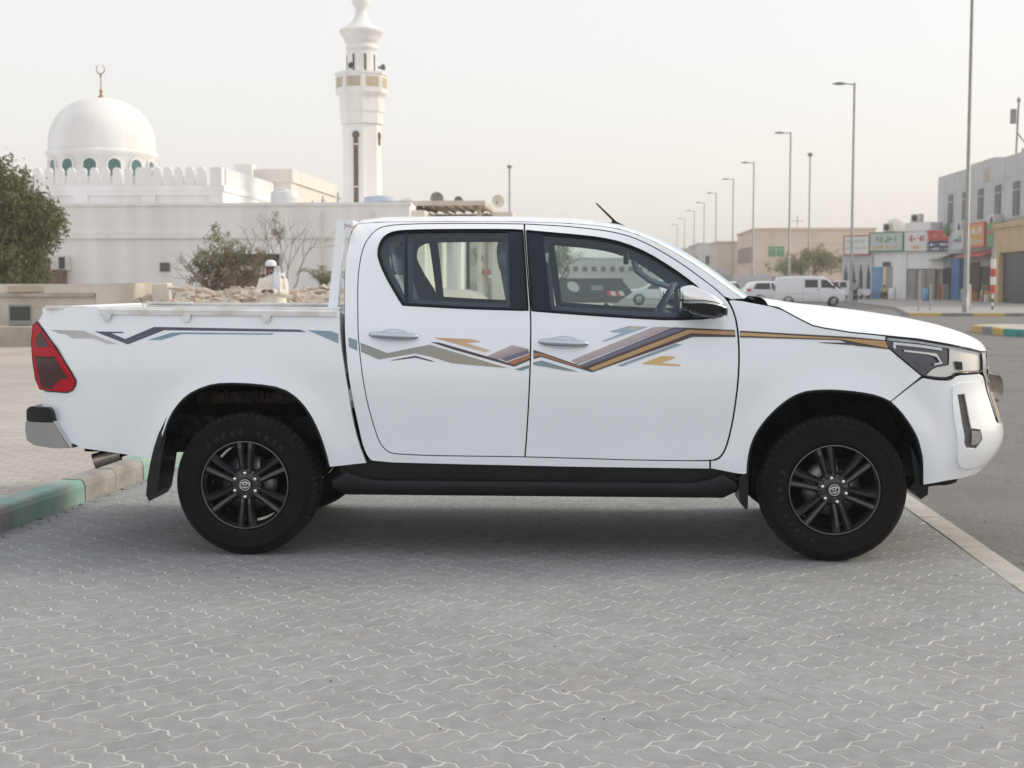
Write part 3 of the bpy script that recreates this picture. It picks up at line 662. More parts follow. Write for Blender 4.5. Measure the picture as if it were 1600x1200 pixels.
MB().box(-.24, .26, -.06, .10, 0, .46, .03).build('case', 'galvanised', db); MB().box(-.20, .20, -.075, -.062, .12, .40).build('screen', 'vent_dark', db)
st_ = empty('concrete_post', (-9.1, 29.2, .55), R(-6), 'pale square concrete post with a dark pipe clip on the spoil heap', 'post')
MB().box(-.18, .18, -.16, .16, 0, .92, .04).build('block', 'pale_concrete', st_)
MB().tube([(.16, -.1, .82), (.26, -.1, .80), (.28, -.1, .65), (.27, -.1, .2)], .022, 8).build('pipe_clip', 'galvanised', st_)
shp = MB(); rows = []
for i in range(7):
    rows.append([(.30*(i/6-.5)*2+.03*rnd.gauss(0, 1), -.2+.4*j/5+.03*rnd.gauss(0, 1), (.40-abs(i-2)*.11 if j in (2, 3) else .12)*(1 if 0 < i < 6 else .2)+.05*rnd.random()) for j in range(6)])
tag(shp.grid(rows, False).build('plastic_sheet', 'plastic_sheet', None, (-6.95, 27.9, ground_z(-6.95, 27.9)+.02), fix=False), 'crumpled white plastic sheet caught on the spoil heap beside the robed person', 'plastic sheet')

# ------------------------------------------------------------------ trees and shrubs by the mosque
def tree(name, loc, label, cat, blobs, n, size, lm, trunk_h, tr, seed, group=None, depth=3, shell=.55):
    t = empty(name, loc, 0, label, cat, group); r_ = random.Random(seed); m = MB(); tips = []
    branching(m, Vector((0, 0, -.2)), Vector((.05, 0, 1)), trunk_h+.2, tr, depth, r_, tips)
    m.build('trunk', 'bark', t); leaves('crown', blobs, n, size, lm, t, seed, shell); return t
tree('dense_tree', (-19.0, 44, 0), 'dense olive green tree standing left of the mosque wall', 'tree',
     [(0, 0, 3.3, 1.0, 1.2, 2.2), (.75, -.2, 4.0, .75, .9, 1.15), (1.25, 0, 3.2, .85, 1.0, 1.0), (.75, -.3, 2.0, .95, 1.1, 1.2), (-.45, .2, 4.7, .6, .8, 1.0), (-1.5, 0, 3.8, 1.2, 1.2, 2.2), (1.75, .1, 3.5, .5, .7, .55), (.4, -.4, 1.2, 1.1, 1.0, .8)], 34000, .105, 'leaf_olive', 1.6, .16, 11, depth=2, shell=.3)
sb_ = empty('thorn_shrub', (-12.2, 46, 1.0), 0, 'wide half-bare thorn shrub in front of the mosque wall', 'shrub'); r_ = random.Random(21); m = MB(); tips = []
for k in range(11):
    a = rnd.uniform(0, 2*math.pi); branching(m, Vector((.3*math.cos(a), .3*math.sin(a), 0)), Vector((.75*math.cos(a), .4*math.sin(a), .75)).normalized(), .75, .032, 3, r_, tips, .42, 5)
m.build('branches', 'twig', sb_)
leaves('foliage', [(-.1, 0, 1.25, .95, .7, .6), (-.55, 0, 1.0, .9, .7, .5), (.55, 0, 1.0, .8, .6, .6), (-.35, 0, 2.0, .45, .4, .45), (.3, 0, 1.4, .6, .5, .5)], 5600, .06, 'leaf_grey', sb_, 22, .2)
leaves('dry_foliage', [(0, -.1, .55, 1.2, .7, .55), (.7, 0, .5, .6, .6, .5)], 5200, .06, 'leaf_dry', sb_, 23, .2)
bs = empty('bare_sapling', (-10.5, 46.5, 1.0), 0, 'tall bare sapling with a few leaves right of the thorn shrub', 'sapling'); m = MB(); tips = []; r_ = random.Random(33)
for k in range(5):
    branching(m, Vector((.12*k-.2, 0, 0)), Vector((.25*(k-2), rnd.gauss(0, .1), 1)).normalized(), 1.05, .026, 3, r_, tips, .40, 5)
m.build('branches', 'twig', bs); leaves('foliage', [(-.15, 0, 2.35, .35, .3, .4), (-.6, 0, 1.3, .35, .3, .5)], 420, .06, 'leaf_grey', bs, 34, .1)
pm = empty('young_palm', (-8.55, 44, 1.05), 0, 'young palm with drooping grey-green fronds behind the truck cab', 'palm'); r_ = random.Random(8)
MB().lathe([(.16, -.1), (.20, .1), (.14, .35), (.05, .45)], 10, 'z').build('stem', 'bark', pm)
for k in range(13):
    a = 2*math.pi*k/13+r_.uniform(-.2, .2); L_ = r_.uniform(.9, 1.35); up = r_.uniform(.55, 1.0); m = MB(); path = []
    for i in range(9):
        t = i/8; path.append(Vector((math.cos(a)*L_*t*.75, math.sin(a)*L_*t*.75, .35+up*L_*t*(1.15-.75*t*t))))
    m.tube(path, [.016*(1-.8*i/8) for i in range(9)], 5, cap=False)
    for i in range(1, 9):
        for q in (.0, .33, .66):
            p_ = path[i-1].lerp(path[i], q); d = (path[i]-path[i-1]).normalized()
            for s in (-1, 1):
                sd_ = Vector((-math.sin(a), math.cos(a), 0))*s; e = p_+(sd_*.7+d*.7+Vector((0, 0, -.15))).normalized()*.28*(1-.4*abs(i/8-.4))
                w2 = d*.014; b = len(m.v); m.add([p_-w2, p_+w2, e], [(0, 1, 2)])
    m.build('frond', 'leaf_grey', pm, fix=False)
for o in pm.children:
    if o.name.startswith('frond'):
        at_ = o.data.attributes.new('tone', 'FLOAT', 'POINT'); at_.data.foreach_set('value', [random.random() for _ in o.data.vertices])

# ------------------------------------------------------------------ street lamps
def street_lamp(x, y, h, label, group='street lamps along the road', side=-1, arm=1.1):
    t = empty('street_lamp', (x, y, 0), 0, label, 'street lamp', group)
    MB().lathe([(.30, 0), (.30, .06), (.15, .08), (.14, 1.2), (.11, 1.25), (.075, h), (0, h+.02)], 12, 'z').build('pole', 'galvanised', t)
    if arm:
        MB().tube([(0, 0, h-.1), (side*arm*.4, 0, h-.06), (side*arm*.6, 0, h-.04)], .04, 8).build('arm', 'galvanised', t)
        hd = MB(); rows = []
        for i in range(8):
            s = i/7; w_ = .24*math.sin(math.pi*min(.97, s*.9+.08))**.6; hh = .14*math.sin(math.pi*min(.95, s*.85+.1))
            rows.append([(side*(arm*.5+.95*s), w_*math.cos(a), h-.06+hh*math.sin(a)*(.5 if math.sin(a) < 0 else 1)) for a in [2*math.pi*k/10 for k in range(10)]])
        hd.grid(rows, True, closed=True); hd.add(rows[0]+rows[-1], [tuple(range(10)), tuple(range(10, 20))]); hd.build('lamp_head', 'lamp_head', t)
    return t
lab0 = 'grey street lamp with a leaf-shaped head in the receding row beside the road'
street_lamp(17.1, 66.5, 14.9, 'tallest grey street lamp pole on the painted-kerb corner in front of the shops')
street_lamp(17.3, 97, 14.9, 'grey street lamp with a leaf-shaped head beside the parked white van')
for y in (128, 159, 184, 212, 237, 263, 294, 324): street_lamp(17.1+(y-97)*.006, y, 14.9, lab0)
street_lamp(22.3, 150, 14.8, 'slim dark lamp mast without an arm behind the roadside tree', None, -1, 0)
MB().lathe([(.16, 14.7), (.28, 14.85), (.28, 15.0), (.1, 15.1)], 10, 'z').build('lamp_head', 'lamp_head', bpy.data.objects['street_lamp.010'])
lp = street_lamp(-7.95, 130, 12.1, 'lone slim lamp mast behind the cab roof and the shelter', None, -1, 0)
MB().lathe([(.1, 12.0), (.24, 12.1), (.24, 12.25), (.1, 12.3)], 10, 'z').build('lamp_head', 'lamp_head', lp)

# ------------------------------------------------------------------ shops, far buildings, street things
mat('clad_grey', (.50, .51, .54), rough=.45, var=.12, vscale=.5)
mat('peach', (.74, .61, .51), rough=.85, var=.15, vscale=.3)
mat('cream_wall', (.62, .59, .50), rough=.85, var=.15, vscale=.3)
mat('haze_grey', (.55, .55, .55), rough=.85, var=.15, vscale=.2)
mat('yellow_wall', (.56, .41, .22), rough=.7, var=.15, vscale=1)
mat('green_window', (.08, .28, .15), rough=.3)
mat('dark_window', (.018, .024, .034), rough=.4)
mat('sign_red', (.52, .07, .06), rough=.5); mat('sign_white', (.74, .74, .73), rough=.5); mat('sign_navy', (.035, .045, .12), rough=.5)
mat('sign_green', (.10, .28, .14), rough=.5); mat('sign_pale', (.52, .58, .54), rough=.5); mat('sign_orange', (.62, .30, .08), rough=.5)
mat('door_blue', (.025, .16, .36), rough=.5, var=.15, vscale=2); mat('panel_blue', (.16, .36, .58), rough=.6, var=.2, vscale=1)
mat('shutter', (.40, .39, .38), rough=.6, var=.2, vscale=1); mat('shop_dark', (.012, .012, .012), rough=.6)
mat('fence_white', (.60, .61, .64), rough=.7, var=.2, vscale=.4); mat('car_white', (.74, .77, .80), rough=.25, coat=.6); mat('car_dark', (.03, .032, .038), rough=.25, coat=.6)
mat('lamp_red', (.55, .03, .03), rough=.3); mat('skin', (.17, .085, .05), rough=.6); mat('robe', (.82, .78, .70), rough=.85, var=.12, vscale=5, bump=.4, bscale=9)
mat('cloth_white', (.78, .80, .86), rough=.8, bump=.3, bscale=14); mat('cloth_mauve', (.40, .36, .40), rough=.85); mat('cloth_dark', (.03, .03, .04), rough=.85); mat('cloth_sand', (.52, .46, .22), rough=.85); mat('hair', (.02, .017, .015), rough=.8)

def lettering_marks(parent, w_, z0, h, y, material, seed, n=None):
    """rows of short strokes: lettering too far off to read"""
    r = random.Random(seed); m = MB(); x = -w_/2
    while x < w_/2-.05:
        a = r.uniform(.06, .22); hh = h*r.uniform(.35, 1)
        m.box(x, min(x+a, w_/2), y-.004, y, z0+r.uniform(0, h-hh), z0+hh); x += a+r.uniform(.03, .10)
    o = m.build('sign_lettering', material, parent); o['kind'] = 'stuff'; return o
def sign(loc, rz, w_, h, material, label, marks=(), frame=None):
    t = empty('shop_sign', loc, rz, label, 'sign', 'signboards over the shops')
    MB().box(-w_/2, w_/2, -.06, .06, 0, h, .015).build('board', material, t)
    if frame: 
        for a, b in ((-w_/2-.04, -w_/2+.06), (w_/2-.06, w_/2+.04)): MB().box(a, b, -.08, .08, -.04, h+.04).build('frame_bar', frame, t)
        for a, b in ((-.06, .04), (h-.04, h+.06)): MB().box(-w_/2, w_/2, -.078, .078, a, b).build('frame_bar', frame, t)
    for i, (z, hh, mt, ww) in enumerate(marks): lettering_marks(t, ww*w_, z*h, hh*h, -.065, mt, int(w_*100)+i)
    return t

# grey clad building along the street (facade x = 29)
gb = empty('clad_building', (29, 86, 0), 0, 'two-storey grey panel-clad building with narrow dark windows above shops', 'building')
MB().box(0, 14, 0, 36.5, 3.9, 10.4).build('upper_wall', 'clad_grey', gb)
MB().box(.5, 14, 0, 36.5, 0, 3.9).build('ground_wall', 'cream_wall', gb)
for i in range(13):                                   # cladding sheets, proud of the wall
    for z0, z1 in ((6.0, 8.9), (8.92, 10.42)):
        MB().box(-.03, -.002, .05+2.8*i, 2.78+2.8*i, z0, z1).build('cladding_panel', 'clad_grey', gb)
for y, z0, z1 in ((118.0, 6.4, 8.7), (113.4, 6.5, 8.65), (108.9, 6.3, 8.6), (104.3, 6.4, 8.55), (99.8, 6.15, 8.5), (95, 6.2, 8.5), (90.5, 6.2, 8.5)):
    w_ = MB().box(-.06, -.032, y-86-.8, y-86+.8, z0, z1).build('window', 'dark_window', gb)
    MB().box(-.09, -.062, y-86-.02, y-86+.02, z0, z1).build('mullion', 'clad_grey', w_); MB().box(-.09, -.062, y-86-.8, y-86+.8, z1-.62, z1-.54).build('transom', 'clad_grey', w_)
MB().box(-.05, -.031, 20.6, 22.1, 9.0, 10.0).build('tan_patch', 'tan_panel', gb)
for y in (16.5, 26.8, 31): MB().box(2, 5, y, y+3.4, 10.4, 11.3).build('roof_plant', 'haze_grey', gb)
MB().box(-.06, .5, 28.7, 31.2, 0, 3.5).build('blue_door', 'door_blue', gb); MB().box(.3, .52, 31.3, 35.5, 0, 3.4).build('shop_opening', 'shop_dark', gb)
for a, b in ((20.2, 23.8), (24.2, 28.2)): 
    g_ = MB().box(.40, .48, a, b, .3, 3.6).build('shop_window', 'dark_window', gb); MB().box(.36, .395, a+1.7, a+1.85, .3, 3.6).build('mullion', 'sign_white', g_)
MB().box(.2, .49, 16.4, 19.9, 0, 3.7).build('stone_panel', 'shutter', gb)
MB().box(-.8, .49, 6, 16.2, 3.6, 5.65).build('yellow_fascia', 'yellow_wall', gb); MB().box(-.9, .49, 5.8, 16.3, 5.3, 5.68).build('fascia_cornice', 'yellow_wall', gb)
for a, b in ((14.9, 16.2), (6, 8.2)): MB().box(-.8, .49, a, b, 0, 3.6).build('yellow_pier', 'yellow_wall', gb)
MB().box(-.5, .45, 8.2, 14.9, 0, 3.58).build('shop_glazing', 'dark_window', gb)
for y, z, lab in ((113.0, 5.35, 'boxy air conditioner under the window behind the tall lamp pole on the grey building'), (103.9, 5.45, 'boxy air conditioner under a window of the grey building above the orange sign')):
    a_ = empty('air_conditioner', (28.55, y, z), 0, lab, 'air conditioner'); MB().box(-.2, .4, -.9, .9, 0, .95, .03).build('casing', 'ac_white', a_)
    MB().lathe([(0, -.01), (.34, -.01), (.36, .02)], 16, 'x', (-.215, -.3, .48)).build('fan', 'vent_dark', a_)
ma = empty('roof_mast', (29.3, 101.3, 10.4), 0, 'lattice-braced antenna mast with a box panel on the grey building roof', 'mast')
MB().tube([(0, 0, 0), (.1, 0, 3.7)], .07, 8).build('pole', 'galvanised', ma); MB().tube([(.05, 0, 1.6), (1.0, -.6, 0)], .05, 6).build('stay', 'galvanised', ma)
MB().box(-.42, -.08, -.2, .2, 2.2, 3.2, .02).build('panel_antenna', 'lamp_head', ma); MB().lathe([(0, 3.6), (.12, 3.7), (.12, 3.95), (0, 4.05)], 10, 'z', (.1, 0, 0)).build('beacon', 'galvanised', ma)

# low shops between the lamp and the grey building: a row facing the junction
A_, rz_ = Vector((22.0, 126.0, 0)), R(-45)
row = empty('shop_row', A_, rz_, 'row of low shops with pointed arches, a blue panel and shuttered fronts', 'shops')
def rbox(x0, x1, y0, y1, z0, z1, nm, mt, parent=None): return MB().box(x0, x1, y0, y1, z0, z1).build(nm, mt, parent or row)
rbox(-.6, 10.2, .6, 8, 0, 5.5, 'rear_wall', 'cream_wall')
rbox(2.6, 9.9, .05, .59, 2.7, 5.9, 'upper_front', 'lime_white'); rbox(5.9, 8.4, -.05, 3, 5.9, 6.6, 'roof_room', 'lime_white')
for i in range(4):                                    # pointed arcade
    x = -.35+.78*i
    MB().prism([(x, 0), (x+.20, 0), (x+.20, 2.2), (x+.39, 3.2), (x+.58, 2.2), (x+.58, 0), (x+.78, 0), (x+.78, 4.0), (x, 4.0)], -.1, .25, 'y').build('arch', 'clad_grey', row)
rbox(-.35, 2.75, .30, .58, 0, 4, 'arcade_back', 'shop_dark')
rbox(2.75, 3.75, -.05, .3, 0, 2.9, 'blue_panel', 'panel_blue'); rbox(3.8, 4.15, -.03, .3, 0, 2.9, 'tan_pier', 'peach'); rbox(4.2, 4.75, .0, .3, 0, 2.9, 'grey_door', 'shutter'); rbox(3.8, 4.5, -.12, .04, 2.95, 3.3, 'door_awning', 'vent_dark')
rbox(4.8, 6.1, -.04, .5, 0, 4.2, 'white_wall', 'lime_white')
for i in range(3): rbox(6.2+.9*i, 7.02+.9*i, .02, .3, 0, 2.6, 'roller_shutter', 'shutter')
for i in range(12): rbox(6.2, 8.9, -.005, .018, .1+.21*i, .13+.21*i, 'shutter_rib', 'shop_dark')
def at_row(s, d=0.): return (A_.x+s*math.cos(rz_)+d*math.sin(rz_), A_.y+s*math.sin(rz_)-d*math.cos(rz_))
def rsign(s, z, *a, **k): x, y = at_row(s, .25); return sign((x, y, z), rz_, *a, **k)
rsign(1.25, 4.0, 2.6, 1.6, 'sign_white', 'white signboard with a red frame above the pointed arches', [(.62, .2, 'haze_grey', .85), (.25, .22, 'haze_grey', .8)], frame='sign_red')
rsign(4.25, 4.25, 3.3, 1.55, 'sign_pale', 'pale green signboard with dark green lettering left of the white roof room', [(.45, .4, 'sign_green', .6), (.12, .18, 'sign_orange', .8)], frame='sign_green')
rsign(7.2, 4.2, 2.3, 1.5, 'sign_white', 'white signboard with red patches below the roof room', [(.5, .4, 'sign_red', .7), (.1, .2, 'sign_orange', .6)])
rsign(9.3, 5.0, 2.3, .85, 'sign_red', 'dark red signboard with gold lettering next to the grey building', [(.25, .5, 'sign_orange', .6)])
rsign(9.3, 4.15, 2.3, .80, 'sign_navy', 'navy signboard with white lettering under the dark red board', [(.52, .32, 'sign_white', .85), (.10, .24, 'sign_white', .8)])
e_ = empty('sign_emblem', (29.0, 118.2, 5.5), 0, 'round green and orange emblem above the dark red signboard', 'sign'); MB().lathe([(0, -.04), (.55, -.04), (.55, .04)], 20, 'y', (0, -.2, .4)).build('disc', 'sign_green', e_); MB().lathe([(0, -.07), (.3, -.07)], 16, 'y', (.15, -.2, .25)).build('inner_disc', 'sign_orange', e_)
sign((28.2, 107.4, 4.2), R(-90), 5.5, 1.7, 'sign_orange', 'orange-red signboard with pale lettering on the grey building', [(.5, .4, 'sign_white', .7), (.1, .25, 'sign_pale', .6)], frame='sign_red')
sign((28.3, 103.4, 4.1), R(-90), 2.2, 1.7, 'sign_green', 'dark green signboard between the orange board and the yellow shopfront', [(.45, .4, 'sign_red', .6)])
sign((28.3, 112.6, 4.1), R(-90), 3.4, 1.5, 'sign_pale', 'pale signboard behind the tall lamp pole on the grey building', [(.35, .4, 'vent_dark', .7)])
rd_ = empty('small_dome', (31.4, 150, 0), 0, 'far pale dome rising behind the green signboard', 'dome'); MB().lathe([(1.35, 0), (1.35, 6.0), (1.4, 6.9), (1.28, 7.5), (.95, 7.98), (.45, 8.25), (0, 8.3)], 28, 'z').build('shell', 'lime_cream', rd_)

# peach building, cream block and the hazy row down the street
def block(name, loc, size, mt, label, wins=(), wm='dark_window', cat='building', group=None, parapet=.25):
    t = empty(name, loc, 0, label, cat, group); w_, d_, h_ = size
    MB().box(0, w_, 0, d_, 0, h_).build('wall', mt, t); MB().box(-.15, w_+.15, -.15, d_+.15, h_, h_+parapet).build('parapet', mt, t)
    for (face, u, z, ww, hh) in wins:
        x = MB()
        if face == 'f': x.box(u, u+ww, -.06, -.004, z, z+hh); fr = ((u-.08, u+ww+.08), -.16, -.005)
        else: x.box(-.06, -.004, u, u+ww, z, z+hh)
        o = x.build('window', wm, t)
        if face == 'f': MB().box(u-.1, u+ww+.1, -.18, -.005, z-.12, z-.003).build('sill', mt, o)
        else: MB().box(-.18, -.005, u-.1, u+ww+.1, z-.12, z-.003).build('sill', mt, o)
    return t
pb = block('peach_building', (20.0, 180, 0), (15, 22, 8.2), 'peach', 'peach two-storey building with green windows behind the roadside tree', [('f', 13.2-.5, 4.9, .9, .6)]+[('s', 2.5+2.4*i, 4.2, 1.0, 2.0) for i in range(8)])
for a in (1.7, 2.75): w_ = MB().box(a, a+.95, -.07, -.004, 4.85, 6.1).build('green_window', 'green_window', pb); MB().box(a-.06, a+1.01, -.10, -.071, 5.72, 5.80).build('window_bar', 'sign_pale', w_)
for z in (2.9, 4.0, 6.5, 7.4): MB().box(-.04, 15.04, -.05, -.002, z, z+.06).build('wall_line', 'cream_wall', pb)
MB().tube([(6, 5, 8.4), (6, 5, 10.2)], .05, 6).box(5.2, 6.8, 4.95, 5.05, 9.5, 9.56).build('roof_aerial', 'galvanised', pb)
block('cream_block', (17.3, 205, 0), (5, 12, 7.3), 'cream_wall', 'blank cream building left of the peach one', [])
for i, (x, y, w_, h_, mt, lab) in enumerate(((17.6, 245, 7, 8.2, 'haze_grey', 'hazy grey flat-roofed house next beyond the blank cream building'), (17.8, 290, 8, 8.4, 'cream_wall', 'hazy cream flat-roofed house in the terrace between two grey ones'), (18.2, 335, 8, 8.4, 'haze_grey', 'hazy grey flat-roofed house beyond the cream terrace house'), (18.6, 400, 10, 9.2, 'haze_grey', 'tallest and faintest hazy house at the far end of the terrace'))):
    block('terrace_house', (x, y, 0), (w_, 26, h_), mt, lab, [('s', 1.5+3.2*k, 4.6, 1.3, 1.7) for k in range(7)]+[('s', 1.5+3.2*k, 1.3, 1.3, 1.9) for k in range(7)]+[('f', 1.2+2.*k, 4.8, .9, 1.4) for k in range(3)], group='hazy terrace down the street')
rt = tree('roadside_tree', (20.9, 140, 0), 'wide pale green roadside tree in front of the peach building', 'tree', [(0, 0, 3.6, 2.6, 1.8, 1.2), (-2.2, 0, 3.0, 1.9, 1.6, .9), (2.2, 0, 3.5, 1.6, 1.5, 1.1), (.8, 0, 4.3, 1.6, 1.3, .8)], 6500, .16, 'leaf_far', 1.6, .14, 41, shell=.3)
fnc = empty('site_fence', (8, 150, 0), 0, 'pale sheet fence along the lot behind the parked cars', 'fence')
for i in range(12): MB().box(.02+1.3*i, 1.28+1.3*i, 0, .05, .1, 2.35+.12*math.sin(i*2.1)).build('fence_panel', 'fence_white' if i % 4 else 'shutter', fnc)
bw = MB().box(0, 16, 0, .3, 0, 2.0).build('boundary_wall', 'peach', None, (18.5, 160, 0)); tag(bw, 'tan boundary wall behind the roadside tree', 'wall')
bb = empty('lot_board', (12.8, 148, 0), 0, 'small grey notice board on posts above the site fence', 'sign'); MB().box(-.55, .55, -.03, .03, 2.3, 3.0).build('board', 'clad_grey', bb)
for x in (-.45, .45): MB().tube([(x, 0, 0), (x, 0, 2.4)], .04, 6).build('post', 'galvanised', bb)

# ------------------------------------------------------------------ vehicles in the street
def vehicle(name, loc, rz, prof, half, cabin_in, mt, wheels, wins, label, cat, extras=(), group=None):
    """body from a side outline (x,z) whose upper part leans in; wheels (x, r); side windows as outlines"""
    t = empty(name, loc, rz, label, cat, group); belt = .95
    def yo(z): return half-(max(0, z-belt)*cabin_in)-(.05 if z < .35 else 0)
    pts = chaikin(prof, it=2); m = MB(); n = len(pts); V = []
    for s in (-1, 1):
        for k in (1., .94):
            V += [(x if k == 1 else x, s*(yo(z)*(1 if k == .94 else 1)-(.0 if k == .94 else .05)), z-(0 if k == 1 else 0)) for x, z in pts]
    ins = inset(pts, .06)
    V = [(x, -yo(z)+.06, z) for x, z in pts]+[(x, yo(z)-.06, z) for x, z in pts]+[(x, -yo(z), z) for x, z in ins]+[(x, yo(z), z) for x, z in ins]
    F = [(i, (i+1) % n, n+(i+1) % n, n+i) for i in range(n)]+[(i, 2*n+i, 2*n+(i+1) % n, (i+1) % n) for i in range(n)]+[(n+i, n+(i+1) % n, 3*n+(i+1) % n, 3*n+i) for i in range(n)]
    m.add(V, F, True)
    P, TR, lp = fill2d(ins, [], .25)
    m.add([(x, -yo(z), z) for x, z in P], TR, True); m.add([(x, yo(z), z) for x, z in P], TR, True)
    b = m.build('body', mt, t, fix=True)
    for poly in wins:
        for s in (-1, 1):
            P, TR, lp = fill2d(resample(poly, .2), [], .25); MB().add([(x, s*(yo(z)+.008), z) for x, z in P], TR, True).build('window', 'dark_window', t)
    for x, r in wheels:
        for s in (-1, 1):
            w_ = MB().lathe([(.0, .0), (r*.62, .0), (r*.66, -.02), (r*.95, -.02), (r, .03), (r, .2), (r*.5, .22)], 22, 'y').build('wheel', 'rubber', t); w_.location = (x, s*(half-.02) if s < 0 else half-.02, r); w_.rotation_euler = (0, 0, 0 if s < 0 else math.pi)
            MB().lathe([(0, -.012), (r*.2, -.015), (r*.55, -.006), (r*.6, -.002)], 18, 'y').build('hubcap', 'galvanised', w_)
            a_ = MB().lathe([(r*1.0, -.004), (r*1.16, -.004)], 22, 'y', (x, s*(half+.004) if s < 0 else half+.004, r*1.02), a0=0, a1=math.pi).build('wheel_arch', 'shop_dark', t)
    for nm, mt2, box in extras: MB().box(*box, bev=.02).build(nm, mt2, t)
    return t
VAN = [(-2.2, .32), (-2.22, .9), (-2.18, 1.55), (-2.05, 1.86), (-1.6, 1.92), (.6, 1.92), (1.0, 1.86), (1.75, 1.15), (2.15, .98), (2.26, .75), (2.26, .35), (2.1, .24), (-2.1, .24)]
vehicle('parked_van', (13.7, 92, 0), R(-4), VAN, .82, .10, 'car_white', ((-1.32, .30), (1.50, .30)), [[(-.30, 1.20), (.52, 1.20), (.52, 1.70), (-.30, 1.70)], [(.72, 1.20), (1.62, 1.18), (1.08, 1.70), (.72, 1.70)]], 'white panel van with dark side windows parked beside the street lamp', 'van',
        [('tail_light', 'lamp_red', (-2.25, -2.14, -.80, -.62, .95, 1.35)), ('headlight', 'lamp_white', (2.12, 2.25, -.80, -.55, .72, .92)), ('bumper', 'shop_dark', (2.15, 2.3, -.7, .7, .28, .5)), ('door_mirror', 'shop_dark', (1.45, 1.6, -1.0, -.82, 1.15, 1.35)), ('door_seam', 'shutter', (.60, .615, -.828, -.80, .42, 1.18)), ('door_seam', 'shutter', (-.42, -.405, -.828, -.80, .42, 1.18)), ('side_moulding', 'shutter', (-2.0, .55, -.832, -.80, .78, .81)), ('door_handle', 'shop_dark', (.42, .54, -.84, -.80, 1.02, 1.06))])
SUV = [(-2.1, .35), (-2.15, .85), (-2.0, 1.1), (-1.75, 1.52), (-1.3, 1.62), (.2, 1.60), (.95, 1.1), (1.9, .95), (2.1, .7), (2.1, .3), (-2.0, .28)]
vehicle('parked_suv', (12.3, 98.5, 0), R(12), SUV, .85, .22, 'car_white', ((-1.3, .33), (1.25, .33)), [[(-1.75, 1.08), (-.55, 1.05), (-.55, 1.48), (-1.5, 1.48)], [(-.45, 1.05), (.75, 1.05), (.2, 1.48), (-.45, 1.48)]], 'white hatchback with a red tail light parked behind the white van', 'car', [('tail_light', 'lamp_red', (-2.16, -1.9, -.86, -.6, .92, 1.12))])
vehicle('parked_car', (10.4, 112, 0), R(60), SUV, .85, .22, 'car_white', ((-1.3, .33), (1.25, .33)), [[(-1.6, 1.08), (-.55, 1.05), (-.55, 1.48), (-1.5, 1.48)], [(-.45, 1.05), (.75, 1.05), (.2, 1.48), (-.45, 1.48)]], 'pale car parked at an angle before the sheet fence', 'car', [('tail_light', 'lamp_red', (-2.16, -1.9, -.86, -.6, .92, 1.12))])
vehicle('dark_car', (18.0, 118, 0), R(200), SUV, .88, .22, 'car_dark', ((-1.3, .34), (1.25, .34)), [[(-1.6, 1.08), (-.55, 1.05), (-.55, 1.48), (-1.5, 1.48)], [(-.45, 1.05), (.75, 1.05), (.2, 1.48), (-.45, 1.48)]], 'dark car parked behind the street lamp by the shops', 'car', [('tail_light', 'lamp_red', (-2.16, -1.9, -.86, -.6, .92, 1.12))])
PK = [(-2.5, .45), (-2.5, 1.0), (-.75, 1.02), (-.72, 1.62), (-.4, 1.72), (.5, 1.72), (1.15, 1.15), (2.3, 1.02), (2.5, .8), (2.5, .4), (-2.4, .40)]
PKW = [[(-.55, 1.12), (.05, 1.10), (.05, 1.60), (-.5, 1.60)], [(.15, 1.10), (.98, 1.10), (.5, 1.60), (.15, 1.60)]]
vehicle('white_pickup', (21.0, 123.0, 0), R(172), PK, .88, .2, 'car_white', ((-1.5, .36), (1.5, .36)), PKW, 'white pickup parked in front of the pointed arches', 'pickup truck', [('bumper', 'shop_dark', (-2.58, -2.48, -.8, .8, .4, .6))])
vehicle('white_pickup', (4.4, 96, 0), R(180), PK, .88, .2, 'car_white', ((-1.5, .36), (1.5, .36)), PKW, 'white pickup standing beyond the black skip, seen through the cab windows', 'pickup truck', [('light_bar', 'kerb_yellow', (-2.3, -1.2, -.8, .8, 1.03, 1.2))])
# black skip with its hazard patch and pale leaf emblem, seen through the front windows
sk = empty('waste_skip', (0, 82, 0), 0, 'black waste skip with a pale oval emblem and red and white hazard patch', 'skip')
MB().prism([(-3.2, .35), (1.2, .35), (2.1, .95), (1.45, 1.72), (-3.2, 1.72)], -.9, .9, 'y').build('bin', 'car_dark', sk); MB().box(-3.25, 1.55, -.97, .97, 1.66, 1.76, .02).build('rim', 'car_dark', sk); MB().box(-3.2, 1.75, -.95, -.905, .78, .86).build('rib', 'car_dark', sk)
el = MB().lathe([(0, -.02), (1, -.02)], 24, 'y').build('emblem', 'sign_pale', sk); el.location = (-1.30, -.92, 1.28); el.scale = (.38, 1, .26); el.rotation_euler = (0, R(35), 0)
for i in range(3): MB().box(-.25, .42, -.925, -.905, 1.10+.09*i, 1.14+.09*i).build('lettering_line', 'sign_pale', sk)
for i in range(4): MB().prism([(.70+.24*i, .76), (.94+.24*i, .76), (.82+.24*i, 1.02), (.58+.24*i, 1.02)], -.955, -.93+.0, 'y').build('hazard_stripe', 'lamp_red' if i % 2 == 0 else 'sign_white', sk)
for x in (-2.6, .6): MB().lathe([(0, -.1), (.17, -.1), (.17, .1), (0, .1)], 12, 'y', (x, -.7, .175)).build('roller', 'rubber', sk)
